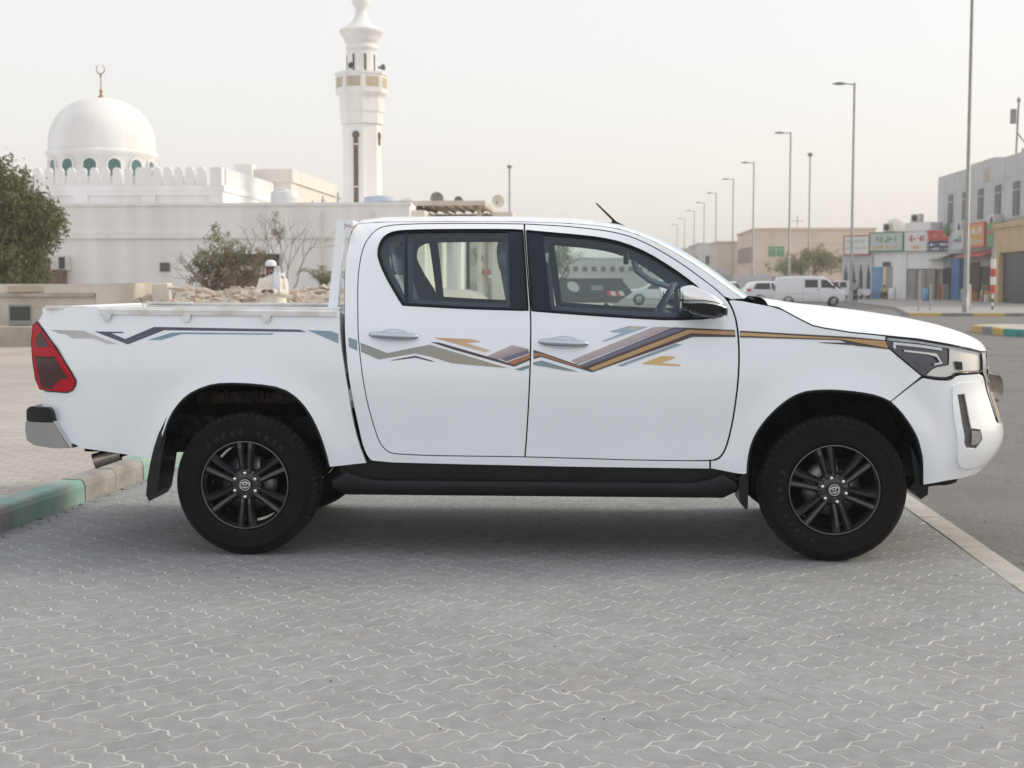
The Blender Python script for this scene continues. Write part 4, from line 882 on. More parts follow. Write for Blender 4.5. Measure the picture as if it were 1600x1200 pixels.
# what else stands behind the truck: a white colonnade, a hoarding of posters, a long office, a far tree
wc = empty('colonnade_building', (-12, 76, 0), 0, 'white building with tall columns seen through the rear cab windows', 'building')
MB().box(0, 4.6, 1.2, 9, 0, 4.3).build('wall', 'lime_white', wc); MB().box(-.2, 4.7, -.3, 9, 4.0, 4.5).build('beam', 'lime_cream', wc)
for i in range(5): MB().box(.3+1.0*i, .62+1.0*i, -.2, .1, 0, 4.0).build('column', 'lime_cream' if i % 2 else 'lime_white', wc)
MB().box(1.5, 2.3, 1.13, 1.195, 0, 2.2).build('door', 'panel_blue', wc)
hg = empty('shopfront', (-7.2, 80, 0), 0, 'cluttered shopfront with goods and posters seen through the rear cab window', 'shop')
MB().box(0, 3.4, .4, 6, 0, 4.6).build('wall', 'cream_wall', hg); r_ = random.Random(3)
for i in range(26):
    x = r_.uniform(0, 3.0); z = r_.uniform(1.6, 4.0); MB().box(x, x+r_.uniform(.2, .5), .30-.004*i, .39, z, z+r_.uniform(.15, .5)).build('poster', r_.choice(['sign_red', 'sign_pale', 'tan_panel', 'sign_white', 'sign_green', 'timber', 'yellow_wall', 'vent_green']), hg)
for i in range(6): MB().box(.1+.55*i, .55+.55*i, .2, .39, 0, 1.55).build('shutter', 'fence_white' if i % 2 else 'shutter', hg)
of = block('long_office', (-6, 230, 0), (20, 10, 5.4), 'haze_grey', 'long low office with a band of small windows across the end of the street', [('f', .8+1.5*i, 3.4, .8, .8) for i in range(13)])
tree('far_tree', (-3.2, 110, 0), 'round dark tree seen through the front cab window', 'tree', [(0, 0, 3.4, 1.2, 1.2, 1.3), (-.6, 0, 2.8, 1., 1., .9)], 2200, .16, 'leaf_olive', 1.8, .12, 55)

# ------------------------------------------------------------------ posts on the pavement
def sign_post(x, y, h, label, bands=None, plate=None):
    t = empty('sign_post', (x, y, .13), 0, label, 'post')
    if bands:
        z = 0
        for hh, mt, r in bands: MB().lathe([(r, z), (r, z+hh-.004)], 14, 'z').lathe([(0, z+hh-.004), (r, z+hh-.004)], 14, 'z').build('band', mt, t); z += hh
    else: MB().lathe([(.10, 0), (.10, .04), (.045, .05), (.045, h), (0, h)], 10, 'z').build('pole', 'galvanised', t)
    if plate: MB().box(*plate[0]).build('plate', plate[1], t)
    return t
sign_post(18.9, 73, 3.7, 'plain grey post standing left of the tall lamp on the corner pavement', plate=((-.14, .14, -.06, -.05, .0, 1.3), 'fence_white'))
sign_post(20.4, 74, 3.6, 'red and white banded post on the corner pavement', bands=[(.18, 'shop_dark', .05), (.18, 'sign_white', .05), (.18, 'shop_dark', .05), (.30, 'sign_white', .06), (.42, 'sign_red', .14), (.42, 'sign_white', .14), (.42, 'sign_red', .14), (.5, 'sign_white', .13), (.6, 'shutter', .10)], plate=None)
sign_post(16.0, 71, 2.0, 'slim leaning grey post near the left end of the corner pavement'); sign_post(16.9, 72.5, 1.3, 'short tan stump of a post on the corner pavement')
sign_post(22.0, 71.5, 1.4, 'short thin post before the yellow shopfront', plate=((-.16, .16, -.06, -.05, 1.05, 1.35), 'sign_pale'))

# ------------------------------------------------------------------ people
def skinned(name, nodes, edges, material, parent, root, sub=2):
    """one continuous surface grown over a skeleton of joints"""
    ks = list(nodes); me = bpy.data.meshes.new(name); me.from_pydata([nodes[k][0] for k in ks], [(ks.index(a), ks.index(b)) for a, b in edges], [])
    o = bpy.data.objects.new(name, me); COL.objects.link(o); o.parent = parent
    md = o.modifiers.new('skin', 'SKIN'); md.use_smooth_shade = True
    for i, k in enumerate(ks):
        r = nodes[k][1]; v = me.skin_vertices[0].data[i]; v.radius = r if isinstance(r, tuple) else (r, r); v.use_root = k == root
    s = o.modifiers.new('sub', 'SUBSURF'); s.levels = sub; s.render_levels = sub
    me.materials.append(MATS[material]); return o
def figure(parent, j, hands=True, skin='skin'):
    """body from a dict of joints; fingers are short chains rooted in the palm"""
    nodes = {'pelvis': (j['pelvis'], .13), 'chest': (j['chest'], (.15, .12)), 'neck': (j['neck'], .055), 'chin': (j['chin'], (.068, .075)), 'brow': (j['brow'], (.076, .092)), 'crown': (j['crown'], (.055, .068))}
    edges = [('pelvis', 'chest'), ('chest', 'neck'), ('neck', 'chin'), ('chin', 'brow'), ('brow', 'crown')]
    for s in 'lr':
        nodes.update({s+'sh': (j[s+'sh'], .062), s+'el': (j[s+'el'], .045), s+'wr': (j[s+'wr'], .030), s+'pa': (j[s+'pa'], (.036, .018)),
                      s+'hip': (j[s+'hip'], .085), s+'kn': (j[s+'kn'], .062), s+'an': (j[s+'an'], .042), s+'toe': (j[s+'toe'], (.042, .030))})
        edges += [('chest', s+'sh'), (s+'sh', s+'el'), (s+'el', s+'wr'), (s+'wr', s+'pa'), ('pelvis', s+'hip'), (s+'hip', s+'kn'), (s+'kn', s+'an'), (s+'an', s+'toe')]
    b = skinned('body', nodes, edges, skin, parent, 'pelvis')
    if hands:
        for s in 'lr':
            p = Vector(j[s+'pa']); d = (p-Vector(j[s+'wr'])).normalized(); q = d.cross(Vector((0, 0, 1))); q = q.normalized() if q.length > .1 else Vector((1, 0, 0)); n = q.cross(d)
            for k in range(5):
                th = k == 4; o = q*((k-1.5)*.019) if not th else q*(-.042 if s == 'l' else .042)-d*.02; L_ = (.070, .080, .075, .058, .05)[k]
                a = p+o+d*(.015 if not th else -.01); bpt = a+(d*L_*.55 if not th else (d+o.normalized()*.6).normalized()*L_*.6)-n*.008; c = bpt+d*L_*.30-n*L_*.35
                skinned('finger', {'a': (a[:], .010), 'b': (bpt[:], .009), 'c': (c[:], .007)}, [('a', 'b'), ('b', 'c')], skin, b, 'a', 1)
    # nose, eyes, mouth and ears
    br = Vector(j['brow']); ch = Vector(j['chin']); f = Vector(j['face']).normalized(); up = (br-ch).normalized(); sd_ = f.cross(up)
    c0 = ch.lerp(br, .55)
    MB().add([c0+f*.078+up*.035, c0+f*.108-up*.005, c0+f*.08+sd_*.016-up*.008, c0+f*.08-sd_*.016-up*.008], [(0, 1, 2), (0, 3, 1), (1, 3, 2)]).build('nose', skin, b)
    for s in (-1, 1):
        e = c0+f*.076+up*.03+sd_*.03*s; MB().lathe([(0, -.008), (.009, -.004), (.009, .004), (0, .008)], 8, 'z', e[:]).build('eye', 'hair', b)
        e = br-up*.03+sd_*.080*s; MB().lathe([(0, -.03), (.014, -.02), (.016, .015), (0, .03)], 8, 'z', e[:]).build('ear', skin, b)
    e = c0+f*.083-up*.045; MB().box(e.x-.022, e.x+.022, e.y-.006, e.y+.006, e.z-.005, e.z+.005).build('mouth', 'lamp_red' if False else 'rust_box', b)
    return b
# robed person looking down at the hands
pr = empty('person', (-6.02, 26.0, ground_z(-6.02, 26.0)), R(0), 'person in a cream robe and white cap looking down at cupped hands before the rubble', 'person')
J = dict(pelvis=(.02, 0, .95), chest=(.02, .02, 1.32), neck=(0, 0, 1.47), chin=(-.035, -.05, 1.535), brow=(-.03, -.045, 1.62), crown=(-.015, -.02, 1.71), face=(-.35, -.9, -.25),
         lsh=(.19, .02, 1.40), lel=(.24, -.02, 1.15), lwr=(.06, -.24, 1.17), lpa=(-.01, -.27, 1.19), rsh=(-.16, .02, 1.40), rel=(-.24, -.04, 1.14), rwr=(-.13, -.24, 1.17), rpa=(-.07, -.28, 1.19),
         lhip=(.10, 0, .90), lkn=(.11, -.02, .50), lan=(.11, .0, .09), ltoe=(.12, -.15, .035), rhip=(-.08, 0, .90), rkn=(-.10, -.02, .50), ran=(-.10, 0, .09), rtoe=(-.11, -.15, .035))
pb_ = figure(pr, J)
rows = []
for z, rx, ry, ox in ((.12, .30, .24, .01), (.4, .275, .22, .01), (.8, .25, .19, .02), (1.0, .235, .18, .02), (1.15, .225, .175, .02), (1.3, .228, .165, .02), (1.38, .215, .145, .02), (1.43, .17, .12, .015), (1.47, .085, .085, .01), (1.50, .072, .075, .0)):
    rows.append([(ox+rx*math.cos(a)*(1+.035*math.sin(9*a)*(z < 1.2)), ry*math.sin(a)*(1+.035*math.cos(7*a)*(z < 1.2)), z) for a in [2*math.pi*k/40 for k in range(40)]])
MB().grid(rows, True, closed=True).build('robe', 'robe', pr)
for s in 'lr':
    MB().tube([Vector(J[s+'sh'])+Vector((0, 0, .0)), Vector(J[s+'sh']).lerp(Vector(J[s+'el']), .6), Vector(J[s+'el'])+Vector((0, -.02, -.01)), Vector(J[s+'el']).lerp(Vector(J[s+'wr']), .5), Vector(J[s+'wr'])], [.085, .085, .088, .075, .062], 14).build('sleeve', 'robe', pr)
MB().lathe([(.098, 1.635), (.104, 1.66), (.102, 1.70), (.085, 1.735), (.045, 1.755), (0, 1.76)], 22, 'z', (-.018, -.025, 0)).build('cap', 'cloth_white', pr)
MB().lathe([(.100, 1.618), (.101, 1.637)], 22, 'z', (-.02, -.03, 0)).build('hair', 'hair', pr)
sc = MB(); rows = []
for i in range(9):
    t = i/8; z = 1.53-.42*t; rows.append([(.10+.05*t+.075*(k/5-.5)*2*(1-.2*t)+.01*math.sin(i+k), -.06-.14*math.sin(min(1, t*1.6)*1.4)+.018*math.sin(k*2.2), z+.02*math.sin(k*1.7)) for k in range(6)])
sc.grid(rows, True)
rows = [[(p[0]+.01, .10+.02*k, p[2]-.02) for k, p in enumerate(r)] for r in rows[:5]]; sc.grid(rows, True)
so = sc.build('scarf', 'cloth_white', pr, fix=False); sm_ = so.modifiers.new('thickness', 'SOLIDIFY'); sm_.thickness = .012
# person walking away past the lamp
pw = empty('person', (19.0, 105, 0), R(0), 'person in a mauve shirt and dark trousers walking past the street lamp', 'person')
J = dict(pelvis=(0, 0, .95), chest=(0, .02, 1.30), neck=(0, .03, 1.46), chin=(0, .06, 1.53), brow=(0, .06, 1.62), crown=(0, .04, 1.70), face=(0, 1, -.1), lsh=(-.19, .02, 1.40), lel=(-.25, -.04, 1.14), lwr=(-.25, .05, .92), lpa=(-.25, .07, .84), rsh=(.19, .02, 1.40), rel=(.25, .05, 1.14), rwr=(.23, .16, .95), rpa=(.22, .19, .88), lhip=(-.09, 0, .90), lkn=(-.09, .12, .50), lan=(-.09, .05, .08), ltoe=(-.09, .18, .035), rhip=(.09, 0, .90), rkn=(.09, -.02, .48), ran=(.09, -.16, .10), rtoe=(.09, -.06, .035))
figure(pw, J, False)
skinned('shirt', {'a': (J['pelvis'], (.17, .14)), 'b': (J['chest'], (.20, .15)), 'c': ((0, .02, 1.42), (.12, .09)), 'ls': (J['lsh'], .085), 'le': (J['lel'], .066), 'rs': (J['rsh'], .085), 're': (J['rel'], .066)}, [('a', 'b'), ('b', 'c'), ('b', 'ls'), ('ls', 'le'), ('b', 'rs'), ('rs', 're')], 'cloth_mauve', pw, 'a')
skinned('trousers', {'p': (J['pelvis'], (.155, .13)), 'lh': (J['lhip'], .10), 'lk': (J['lkn'], .080), 'la': (J['lan'], .065), 'rh': (J['rhip'], .10), 'rk': (J['rkn'], .080), 'ra': (J['ran'], .065)}, [('p', 'lh'), ('lh', 'lk'), ('lk', 'la'), ('p', 'rh'), ('rh', 'rk'), ('rk', 'ra')], 'cloth_dark', pw, 'p')
MB().lathe([(.085, 1.60), (.098, 1.66), (.085, 1.72), (.04, 1.755), (0, 1.76)], 14, 'z', (0, .045, 0)).build('hair', 'hair', pw)
# person sitting on a crate against the shop wall
x_, y_ = at_row(4.6, 1.0); psn = empty('person', (x_, y_, .13), rz_, 'person in a sand-coloured shirt sitting by the shuttered shops', 'person')
J = dict(pelvis=(0, .15, .42), chest=(0, .10, .78), neck=(0, .06, .94), chin=(0, .02, 1.01), brow=(0, .02, 1.10), crown=(0, .05, 1.18), face=(0, -1, -.1), lsh=(.19, .09, .88), lel=(.27, -.06, .64), lwr=(.12, -.25, .58), lpa=(.06, -.29, .57), rsh=(-.19, .09, .88), rel=(-.27, -.06, .64), rwr=(-.12, -.25, .58), rpa=(-.06, -.29, .57), lhip=(.10, .12, .42), lkn=(.17, -.28, .50), lan=(.16, -.25, .09), ltoe=(.17, -.38, .04), rhip=(-.10, .12, .42), rkn=(-.17, -.28, .50), ran=(-.16, -.25, .09), rtoe=(-.17, -.38, .04))
figure(psn, J, False)
skinned('shirt', {'a': (J['pelvis'], (.17, .14)), 'b': (J['chest'], (.19, .14)), 'c': ((0, .07, .90), (.11, .09)), 'ls': (J['lsh'], .08), 'le': (J['lel'], .064), 'rs': (J['rsh'], .08), 're': (J['rel'], .064)}, [('a', 'b'), ('b', 'c'), ('b', 'ls'), ('ls', 'le'), ('b', 'rs'), ('rs', 're')], 'cloth_sand', psn, 'a')
skinned('trousers', {'p': (J['pelvis'], (.15, .13)), 'lh': (J['lhip'], .10), 'lk': (J['lkn'], .078), 'la': (J['lan'], .06), 'rh': (J['rhip'], .10), 'rk': (J['rkn'], .078), 'ra': (J['ran'], .06)}, [('p', 'lh'), ('lh', 'lk'), ('lk', 'la'), ('p', 'rh'), ('rh', 'rk'), ('rk', 'ra')], 'cloth_dark', psn, 'p')
MB().lathe([(.085, 1.08), (.098, 1.14), (.085, 1.20), (.04, 1.235), (0, 1.24)], 14, 'z', (0, .04, 0)).build('hair', 'hair', psn)
cx_, cy2 = at_row(4.6, .82); tag(MB().box(-.22, .22, -.18, .18, 0, .29, .01).build('crate', 'timber', None, (cx_, cy2, .13)), 'low wooden crate under the sitting person', 'crate').rotation_euler = (0, 0, rz_)

# ------------------------------------------------------------------ clutter along the shops
def shop_unit(y0, y1, seed, label, open_mt='shop_dark'):
    """one shop bay of the grey building: dark opening, goods, half-raised shutter, awning"""
    r = random.Random(seed); t = empty('shop_bay', (28.9, y0, .13), 0, label, 'shop bay', None); L_ = y1-y0
    MB().box(.02, .40, .15, L_-.15, 0, 3.3).build('opening', open_mt, t); MB().box(-.1, .42, .05, L_-.05, 2.55+r.random()*.4, 3.45).build('rolled_shutter', 'shutter', t)
    aw = MB(); aw.add([(0, 0, 3.75), (0, L_, 3.75), (-1.1, L_, 3.35), (-1.1, 0, 3.35)], [(0, 1, 2, 3)]); o = aw.build('awning', r.choice(['sign_red', 'sign_green', 'sign_pale']), t, fix=False); o.modifiers.new('thickness', 'SOLIDIFY').thickness = .05
    for k in range(7):
        a = r.uniform(.2, L_-.7); h = r.uniform(.3, 1.3); MB().box(-.55+r.random()*.3, 0, a, a+r.uniform(.25, .5), 0, h).build('goods', r.choice(['panel_blue', 'sign_red', 'sign_white', 'timber', 'cloth_sand', 'vent_green', 'sign_orange']), t)
shop_unit(104.0, 108.0, 1, 'open shop bay with goods outside under the orange-red signboard')
shop_unit(108.4, 112.0, 2, 'open shop bay with goods outside beside the blue door')
shop_unit(117.3, 121.2, 3, 'dark open shop bay with goods outside under the navy signboard')
wr_ = empty('overhead_cable', (28.8, 86, 6.0), 0, 'thin black cable sagging along the grey building above the signs', 'cable')
for k in range(2): MB().tube([(-.12, 36*t/12, -.25*math.sin(math.pi*((t*3/12) % 1))-.12*k) for t in range(13)], .018, 5).build('strand', 'shop_dark', wr_)
bx = random.Random(9)
for i, (x, y, mt, lab) in enumerate(((25.9, 112.5, 'panel_blue', 'blue plastic drum standing outside the shop with the blue door'), (24.2, 117.0, 'sign_white', 'white plastic drum by the shuttered shop fronts'), (26.8, 104.5, 'vent_green', 'dull green bin on the pavement before the orange-red signboard'))):
    d_ = empty('plastic_drum', (x, y, .13), 0, lab, 'drum'); MB().lathe([(0, 0), (.30, 0), (.32, .3), (.30, .33), (.32, .36), (.32, .62), (.30, .65), (.30, .92), (.27, .95), (0, .95)], 16, 'z').build('barrel', mt, d_); MB().lathe([(.05, .95), (.06, .98), (0, .98)], 8, 'z', (.12, 0, 0)).build('bung', 'shop_dark', d_)
for k, (x, y, z, lab) in enumerate(((25.0, 122.7, 5.9, 'grey air conditioner on the roof edge above the green signboard'), (27.0, 121.2, 6.6, 'grey air conditioner on top of the white roof room'))):
    a_ = empty('air_conditioner', (x, y, z), rz_, lab, 'air conditioner'); MB().box(-.5, .5, -.2, .25, 0, .7, .03).build('casing', 'ac_white', a_); MB().lathe([(0, -.01), (.26, -.01), (.28, .01)], 14, 'y', (-.1, -.215, .35)).build('fan', 'vent_dark', a_)

# ------------------------------------------------------------------ body surface of the pickup: (run along the side, height) -> place
W=0.93; TY=8.29
def interp(tab,v):
    if v<=tab[0][0]: return tab[0][1]
    for (a,fa),(b,fb) in zip(tab,tab[1:]):
        if v<=b:
            t=(v-a)/(b-a); return fa+(fb-fa)*t
    return tab[-1][1]
def smooth_tab(tab):
    # Catmull-Rom resample to a dense table
    out=[]
    n=len(tab)
    for i in range(n-1):
        p0=tab[max(i-1,0)];p1=tab[i];p2=tab[i+1];p3=tab[min(i+2,n-1)]
        h=p2[0]-p1[0]
        m1=(p2[1]-p0[1])/(p2[0]-p0[0]); m2=(p3[1]-p1[1])/(p3[0]-p1[0])
        for k in range(8):
            t=k/8; 
            out.append((p1[0]+h*t,(2*t**3-3*t*t+1)*p1[1]+(t**3-2*t*t+t)*h*m1+(-2*t**3+3*t*t)*p2[1]+(t**3-t*t)*h*m2))
    out.append(tab[-1]); return out
SIDE=smooth_tab([(.25,.07),(.33,.045),(.42,.026),(.52,.018),(.64,.016),(.76,.009),(.88,.002),(.97,0.),(1.05,.006),(1.13,.018),(1.20,.034),(1.27,.055),(1.40,.100),(1.52,.145),(1.62,.188),(1.69,.226),(1.74,.268),(1.78,.325),(1.80,.37)])
BED=smooth_tab([(.25,.06),(.35,.04),(.45,.025),(.55,.018),(.68,.012),(.80,.006),(.92,.002),(1.0,.0),(1.08,.003),(1.18,.010),(1.26,.018),(1.36,.026)])
NOSE=smooth_tab([(.30,2.09),(.40,2.15),(.48,2.21),(.56,2.27),(.66,2.29),(.73,2.265),(.80,2.24),(.90,2.205),(1.0,2.195),(1.08,2.185),(1.16,2.16),(1.24,2.10)])
X0=1.40; AR=.88; NP=2.7
_pl=[]
def _mk():
    s=0;last=None
    for i in range(401):
        t=i/400*math.pi/2
        x=X0+AR*math.sin(t)**(2/NP); o=W*(1-math.cos(t)**(2/NP))
        if last: s+=math.hypot(x-last[0],o-last[1])
        _pl.append((X0+s,x,o)); last=(x,o)
_mk()
UMAX=_pl[-1][0]
_px=[(a,b) for a,b,c in _pl]; _po=[(a,c) for a,b,c in _pl]
_k=[a for a,b,c in _pl]
def plan(u):
    if u<=X0: return u,0.
    if u>=UMAX: return X0+AR, W
    i=bisect.bisect_right(_k,u)-1
    a=_pl[i]; b=_pl[i+1]; t=(u-a[0])/(b[0]-a[0])
    return a[1]+(b[1]-a[1])*t, a[2]+(b[2]-a[2])*t
WHEELS=((1.25,.385),(-1.87,.385))
def flare(x,z):
    o=0
    for wx,wz in WHEELS:
        r=math.hypot(x-wx,z-wz)
        o-=.020*math.exp(-((r-.50)/.085)**2)*(1 if z>wz else math.exp(-((z-wz)/.25)**2))
    return o
def body(u,z,kind='cab'):
    """-> x, inward offset"""
    x,o=plan(u)
    if u>X0: x=X0+(x-X0)*(interp(NOSE,z)-X0)/AR
    s=interp(BED if kind=='bed' else SIDE,z)
    if u>0.9 and z>1.02:                       # fender shoulder stays fuller than the glasshouse
        k=min(1,(u-.9)/.25); s=s*(1-k)+k*interp(BED,z)
    if x<-2.72: s+=.075*((-2.72-x)/.3)**2
    return x,o+(s+flare(x,z))*(1-o/W)
def pt(u,z,kind='cab',proud=0.,side=-1):
    x,o=body(u,z,kind)
    return (x, side*(W-o+proud), z)

# ------------------------------------------------------------------ the pickup truck

TX = -0.4
truck = empty('pickup_truck', (TX, TY, 0), 0, 'white double cab pickup truck with striped side decals parked on the block paving', 'pickup truck')
def T(p): return (p[0]-TX, p[1], p[2])
def surf(kind='cab', proud=0.):
    return lambda u, z: T(pt(u, z, kind, proud))
def both(o):
    """the same part on the other side of the truck"""
    c = o.copy(); COL.objects.link(c); c.parent = o.parent; c.scale = (1, -1, 1)
    for ch in list(o.children):
        g = ch.copy(); COL.objects.link(g); g.parent = c
    return c
def panel(name, outer, holes, material, parent, kind='cab', proud=0., depth=.022, gap=.0028, step=.05, rs=.03, cut=1, in_gap=None):
    outer = inset(resample(chaikin(outer, it=cut), rs), gap)
    holes = [inset(resample(chaikin(h, it=cut), rs), -(gap if in_gap is None else in_gap)) for h in holes]
    P, F, loops = fill2d(outer, holes, step)
    f = surf(kind, proud); g = surf(kind, proud-depth)
    m = MB(); m.add([f(*p) for p in P], F, True)
    if depth > 0:
        for lp in loops:
            n = len(lp); V = [f(*P[i]) for i in lp]+[g(*P[i]) for i in lp]
            m.add(V, [(i, (i+1) % n, n+(i+1) % n, n+i) for i in range(n)])
    return m.build(name, material, parent, fix=False)

REAR_DOOR = [(-1.264,1.334),(-1.271,1.47),(-1.267,1.573),(-1.252,1.66),(-1.226,1.712),(-1.191,1.755),(-1.142,1.776),(-1.018,1.785),(-0.808,1.788),(-0.597,1.787),(-0.391,1.783),(-0.373,1.607),(-0.356,1.436),(-0.343,1.302),(-0.341,1.168),(-0.343,1.001),(-0.353,0.799),(-0.364,0.628),(-0.371,0.547),(-0.574,0.549),(-0.846,0.55),(-1.023,0.556),(-1.081,0.562),(-1.115,0.582),(-1.144,0.623),(-1.169,0.695),(-1.204,0.828),(-1.228,0.971),(-1.244,1.096),(-1.255,1.19)]
FRONT_DOOR = [(-0.388,1.783),(-0.178,1.771),(-0.005,1.752),(0.098,1.735),(0.192,1.709),(0.285,1.666),(0.378,1.613),(0.469,1.553),(0.561,1.484),(0.628,1.433),(0.687,1.376),(0.713,1.326),(0.733,1.26),(0.743,1.138),(0.742,1.005),(0.731,0.872),(0.713,0.737),(0.691,0.636),(0.669,0.575),(0.636,0.541),(0.57,0.533),(0.235,0.534),(-0.101,0.542),(-0.369,0.547),(-0.362,0.628),(-0.351,0.799),(-0.341,1.001),(-0.339,1.168),(-0.341,1.302),(-0.354,1.436),(-0.371,1.607)]
REAR_WIN = [(-1.172,1.635),(-1.16,1.688),(-1.138,1.719),(-1.093,1.741),(-1.011,1.748),(-0.802,1.751),(-0.468,1.75),(-0.396,1.746),(-0.379,1.572),(-0.357,1.319),(-0.679,1.328),(-1.023,1.346),(-1.072,1.419),(-1.128,1.511),(-1.164,1.59)]
FRONT_WIN = [(-0.374,1.744),(-0.28,1.735),(-0.108,1.719),(0.03,1.703),(0.149,1.675),(0.276,1.62),(0.402,1.541),(0.51,1.462),(0.568,1.41),(0.636,1.343),(0.645,1.296),(0.599,1.278),(0.399,1.271),(0.232,1.278),(-0.02,1.294),(-0.335,1.317),(-0.352,1.504)]
RG1 = [(-1.160,1.632),(-1.149,1.682),(-1.129,1.708),(-1.09,1.729),(-1.036,1.735),(-1.014,1.362),(-1.061,1.425),(-1.117,1.515),(-1.152,1.592)]
RG2 = [(-1.018,1.736),(-.80,1.739),(-.474,1.738),(-.452,1.334),(-.68,1.340),(-.996,1.358)]
FG = [(-.285,1.722),(-.108,1.706),(.03,1.69),(.149,1.662),(.27,1.607),(.392,1.53),(.48,1.465),(.52,1.43),(.52,1.286),(.40,1.284),(.232,1.291),(-.02,1.307),(-.235,1.322)]
CAB_TOP = [(-1.338,1.66),(-1.330,1.74),(-1.305,1.787),(-1.2,1.798),(-.8,1.801),(-.4,1.798),(-.15,1.788),(0.02,1.772),(.12,1.755),(.22,1.724),(.32,1.680),(.42,1.625),(.52,1.563),(.62,1.493),(.72,1.418),(.775,1.379)]
CAB_LOW = [(-1.335,1.321),(-1.327,1.19),(-1.317,1.094),(-1.305,0.984),(-1.286,0.859),(-1.257,0.712),(-1.233,0.599),(-1.208,0.541),(-1.178,0.512),(-0.778,0.504),(-0.418,0.499),(-0.1,0.494),(0.236,0.492),(0.600,0.49)]
door_ring = [FRONT_DOOR[i] for i in range(10, -1, -1)]+[REAR_DOOR[i] for i in range(10, -1, -1)]+[REAR_DOOR[i] for i in range(29, 17, -1)]+[FRONT_DOOR[i] for i in (22, 21, 20)]+[(.600, .535)]
cab_outer = [(.600, .49)]+CAB_LOW[::-1][1:]+[(-1.345,1.504),(-1.344,1.59)]+CAB_TOP+door_ring
cab = panel('cab_shell', cab_outer, [], 'white_paint', truck, depth=.05, step=.06); both(cab)

def door(outline, win, glasses, trimglass, hx, hz):
    d = panel('door', outline, [win], 'white_paint', truck, depth=.03, step=.05)
    panel('window_frame', win, glasses, 'pillar_black', d, proud=-.006, depth=.012, gap=.001, in_gap=0, step=.08)
    for gl in glasses: panel('window_glass', gl, [], 'car_glass', d, proud=-.011, depth=0, gap=-.004, step=.09)
    # rubber bead around the opening
    loop = resample(chaikin(win, it=1), .03); loop.append(loop[0])
    MB().tube([T(pt(u, z, 'cab', -.001)) for u, z in loop], .0055, 6, cap=False).build('window_seal', 'rubber', d)
    panel('door_trim', inset(outline, .004), trimglass, 'trim_grey', d, proud=-.075, depth=-.035, gap=.002, step=.10)
    # jamb behind the shut line, coloured black so the gap stays dark
    panel('door_jamb', inset(outline, -.02), [inset(outline, .022)], 'underbody', d, proud=-.034, depth=0, gap=0, step=.08)
    # pull handle: a chrome bar standing off a shallow cup
    rows = []
    for i in range(15):
        t = i/14; x = hx+.262*t; e = math.sin(math.pi*min(max(t, .0), 1))**.35
        a = .021*(.35+.65*e); q = .012+.016*e; zc = hz-.012*t
        _, y0, _ = pt(x, zc, 'cab', .004)
        rows.append([T((x, y0-q*.9-.019*math.cos(2*math.pi*k/12)*e, zc+a*math.sin(2*math.pi*k/12))) for k in range(12)])
    m = MB().grid(rows, closed=True); m.add(rows[0]+rows[-1], [tuple(range(12)), tuple(range(12, 24))])
    m.build('door_handle', 'handle_chrome', d)
    cup = [(hx+.131+.085*math.cos(a), hz-.004+.033*math.sin(a)) for a in [2*math.pi*k/24 for k in range(24)]]
    cm = MB(); ring = []
    for k, dp in ((1., .0015), (.85, -.002), (.5, -.012), (.05, -.016)):
        ring.append([T(pt(hx+.131+(u-hx-.131)*k, hz-.004+(z-hz+.004)*k, 'cab', dp+.004)) for u, z in cup])
    cm.grid(ring, closed=True).build('handle_cup', 'white_paint', d)
    return d
near_rear = door(REAR_DOOR, REAR_WIN, [RG1, RG2], [inset(RG1, .022), inset(RG2, .02)], -1.196, 1.192)
near_front = door(FRONT_DOOR, FRONT_WIN, [FG], [inset(FG, .022)], -.301, 1.157)
both(near_rear); both(near_front)

FARCH = [(0.795,0.469),(0.798,0.551),(0.817,0.642),(0.86,0.723),(0.928,0.804),(1.006,0.869),(1.074,0.9),(1.142,0.91),(1.24,0.912),(1.358,0.901),(1.462,0.882),(1.531,0.852),(1.586,0.797),(1.633,0.727),(1.664,0.656),(1.684,0.596),(1.712,0.514),(1.755,0.411)]
FENDER = [(0.694,1.373),(0.754,1.373),(0.817,1.36),(0.951,1.335),(1.065,1.271),(1.123,1.242),(1.182,1.229),(1.319,1.207),(1.514,1.19),(1.506,1.153),(1.528,1.122),(1.717,.982),(1.531,.852)]+FARCH[:11][::-1]+[(.768,.463),(.604,.492),(.604,.535),(.64,.538),(.673,.573),(.695,.635),(.717,.737),(.735,.872),(.746,1.005),(.747,1.138),(.737,1.26),(.717,1.326)]
fender = panel('front_fender', FENDER, [], 'white_paint', truck, depth=.03); both(fender)

# front bumper: runs round the nose to the centre line
U9 = UMAX-.001
BUMP = [(1.531,.852),(1.719,.976),(1.74,.972),(1.815,.960),(1.905,.958),(1.945,.984),(2.06,.984),(2.20,.984),(2.255,.93),(2.275,.72),(2.36,.70),(U9,.70),(U9,.50),(2.6,.49),(2.4,.462),(2.25,.444),(2.03,.430),(1.876,.424),(1.755,.411)]+FARCH[12:17][::-1]
FOG = [(1.945,.880),(1.997,.882),(1.992,.70),(2.06,.690),(2.07,.640),(2.03,.594),(1.958,.600),(1.935,.635)]
bump_o = bump = panel('front_bumper', BUMP, [FOG], 'white_paint', truck, depth=.03, in_gap=0)
fog_in = panel('fog_light_trim', FOG, [], 'grille_grey', bump, proud=-.012, depth=0, gap=-.003)
panel('fog_lamp', [(1.99,.692),(2.062,.686),(2.066,.628),(2.02,.606),(1.985,.612)], [], 'satin_chrome', bump, proud=.004, depth=.02)
panel('bumper_groove', [(1.96,.575),(2.2,.590),(2.5,.60),(U9,.60),(U9,.592),(2.5,.592),(2.2,.582),(1.96,.567)], [], 'white_paint', bump, proud=.006, depth=.012, gap=0)
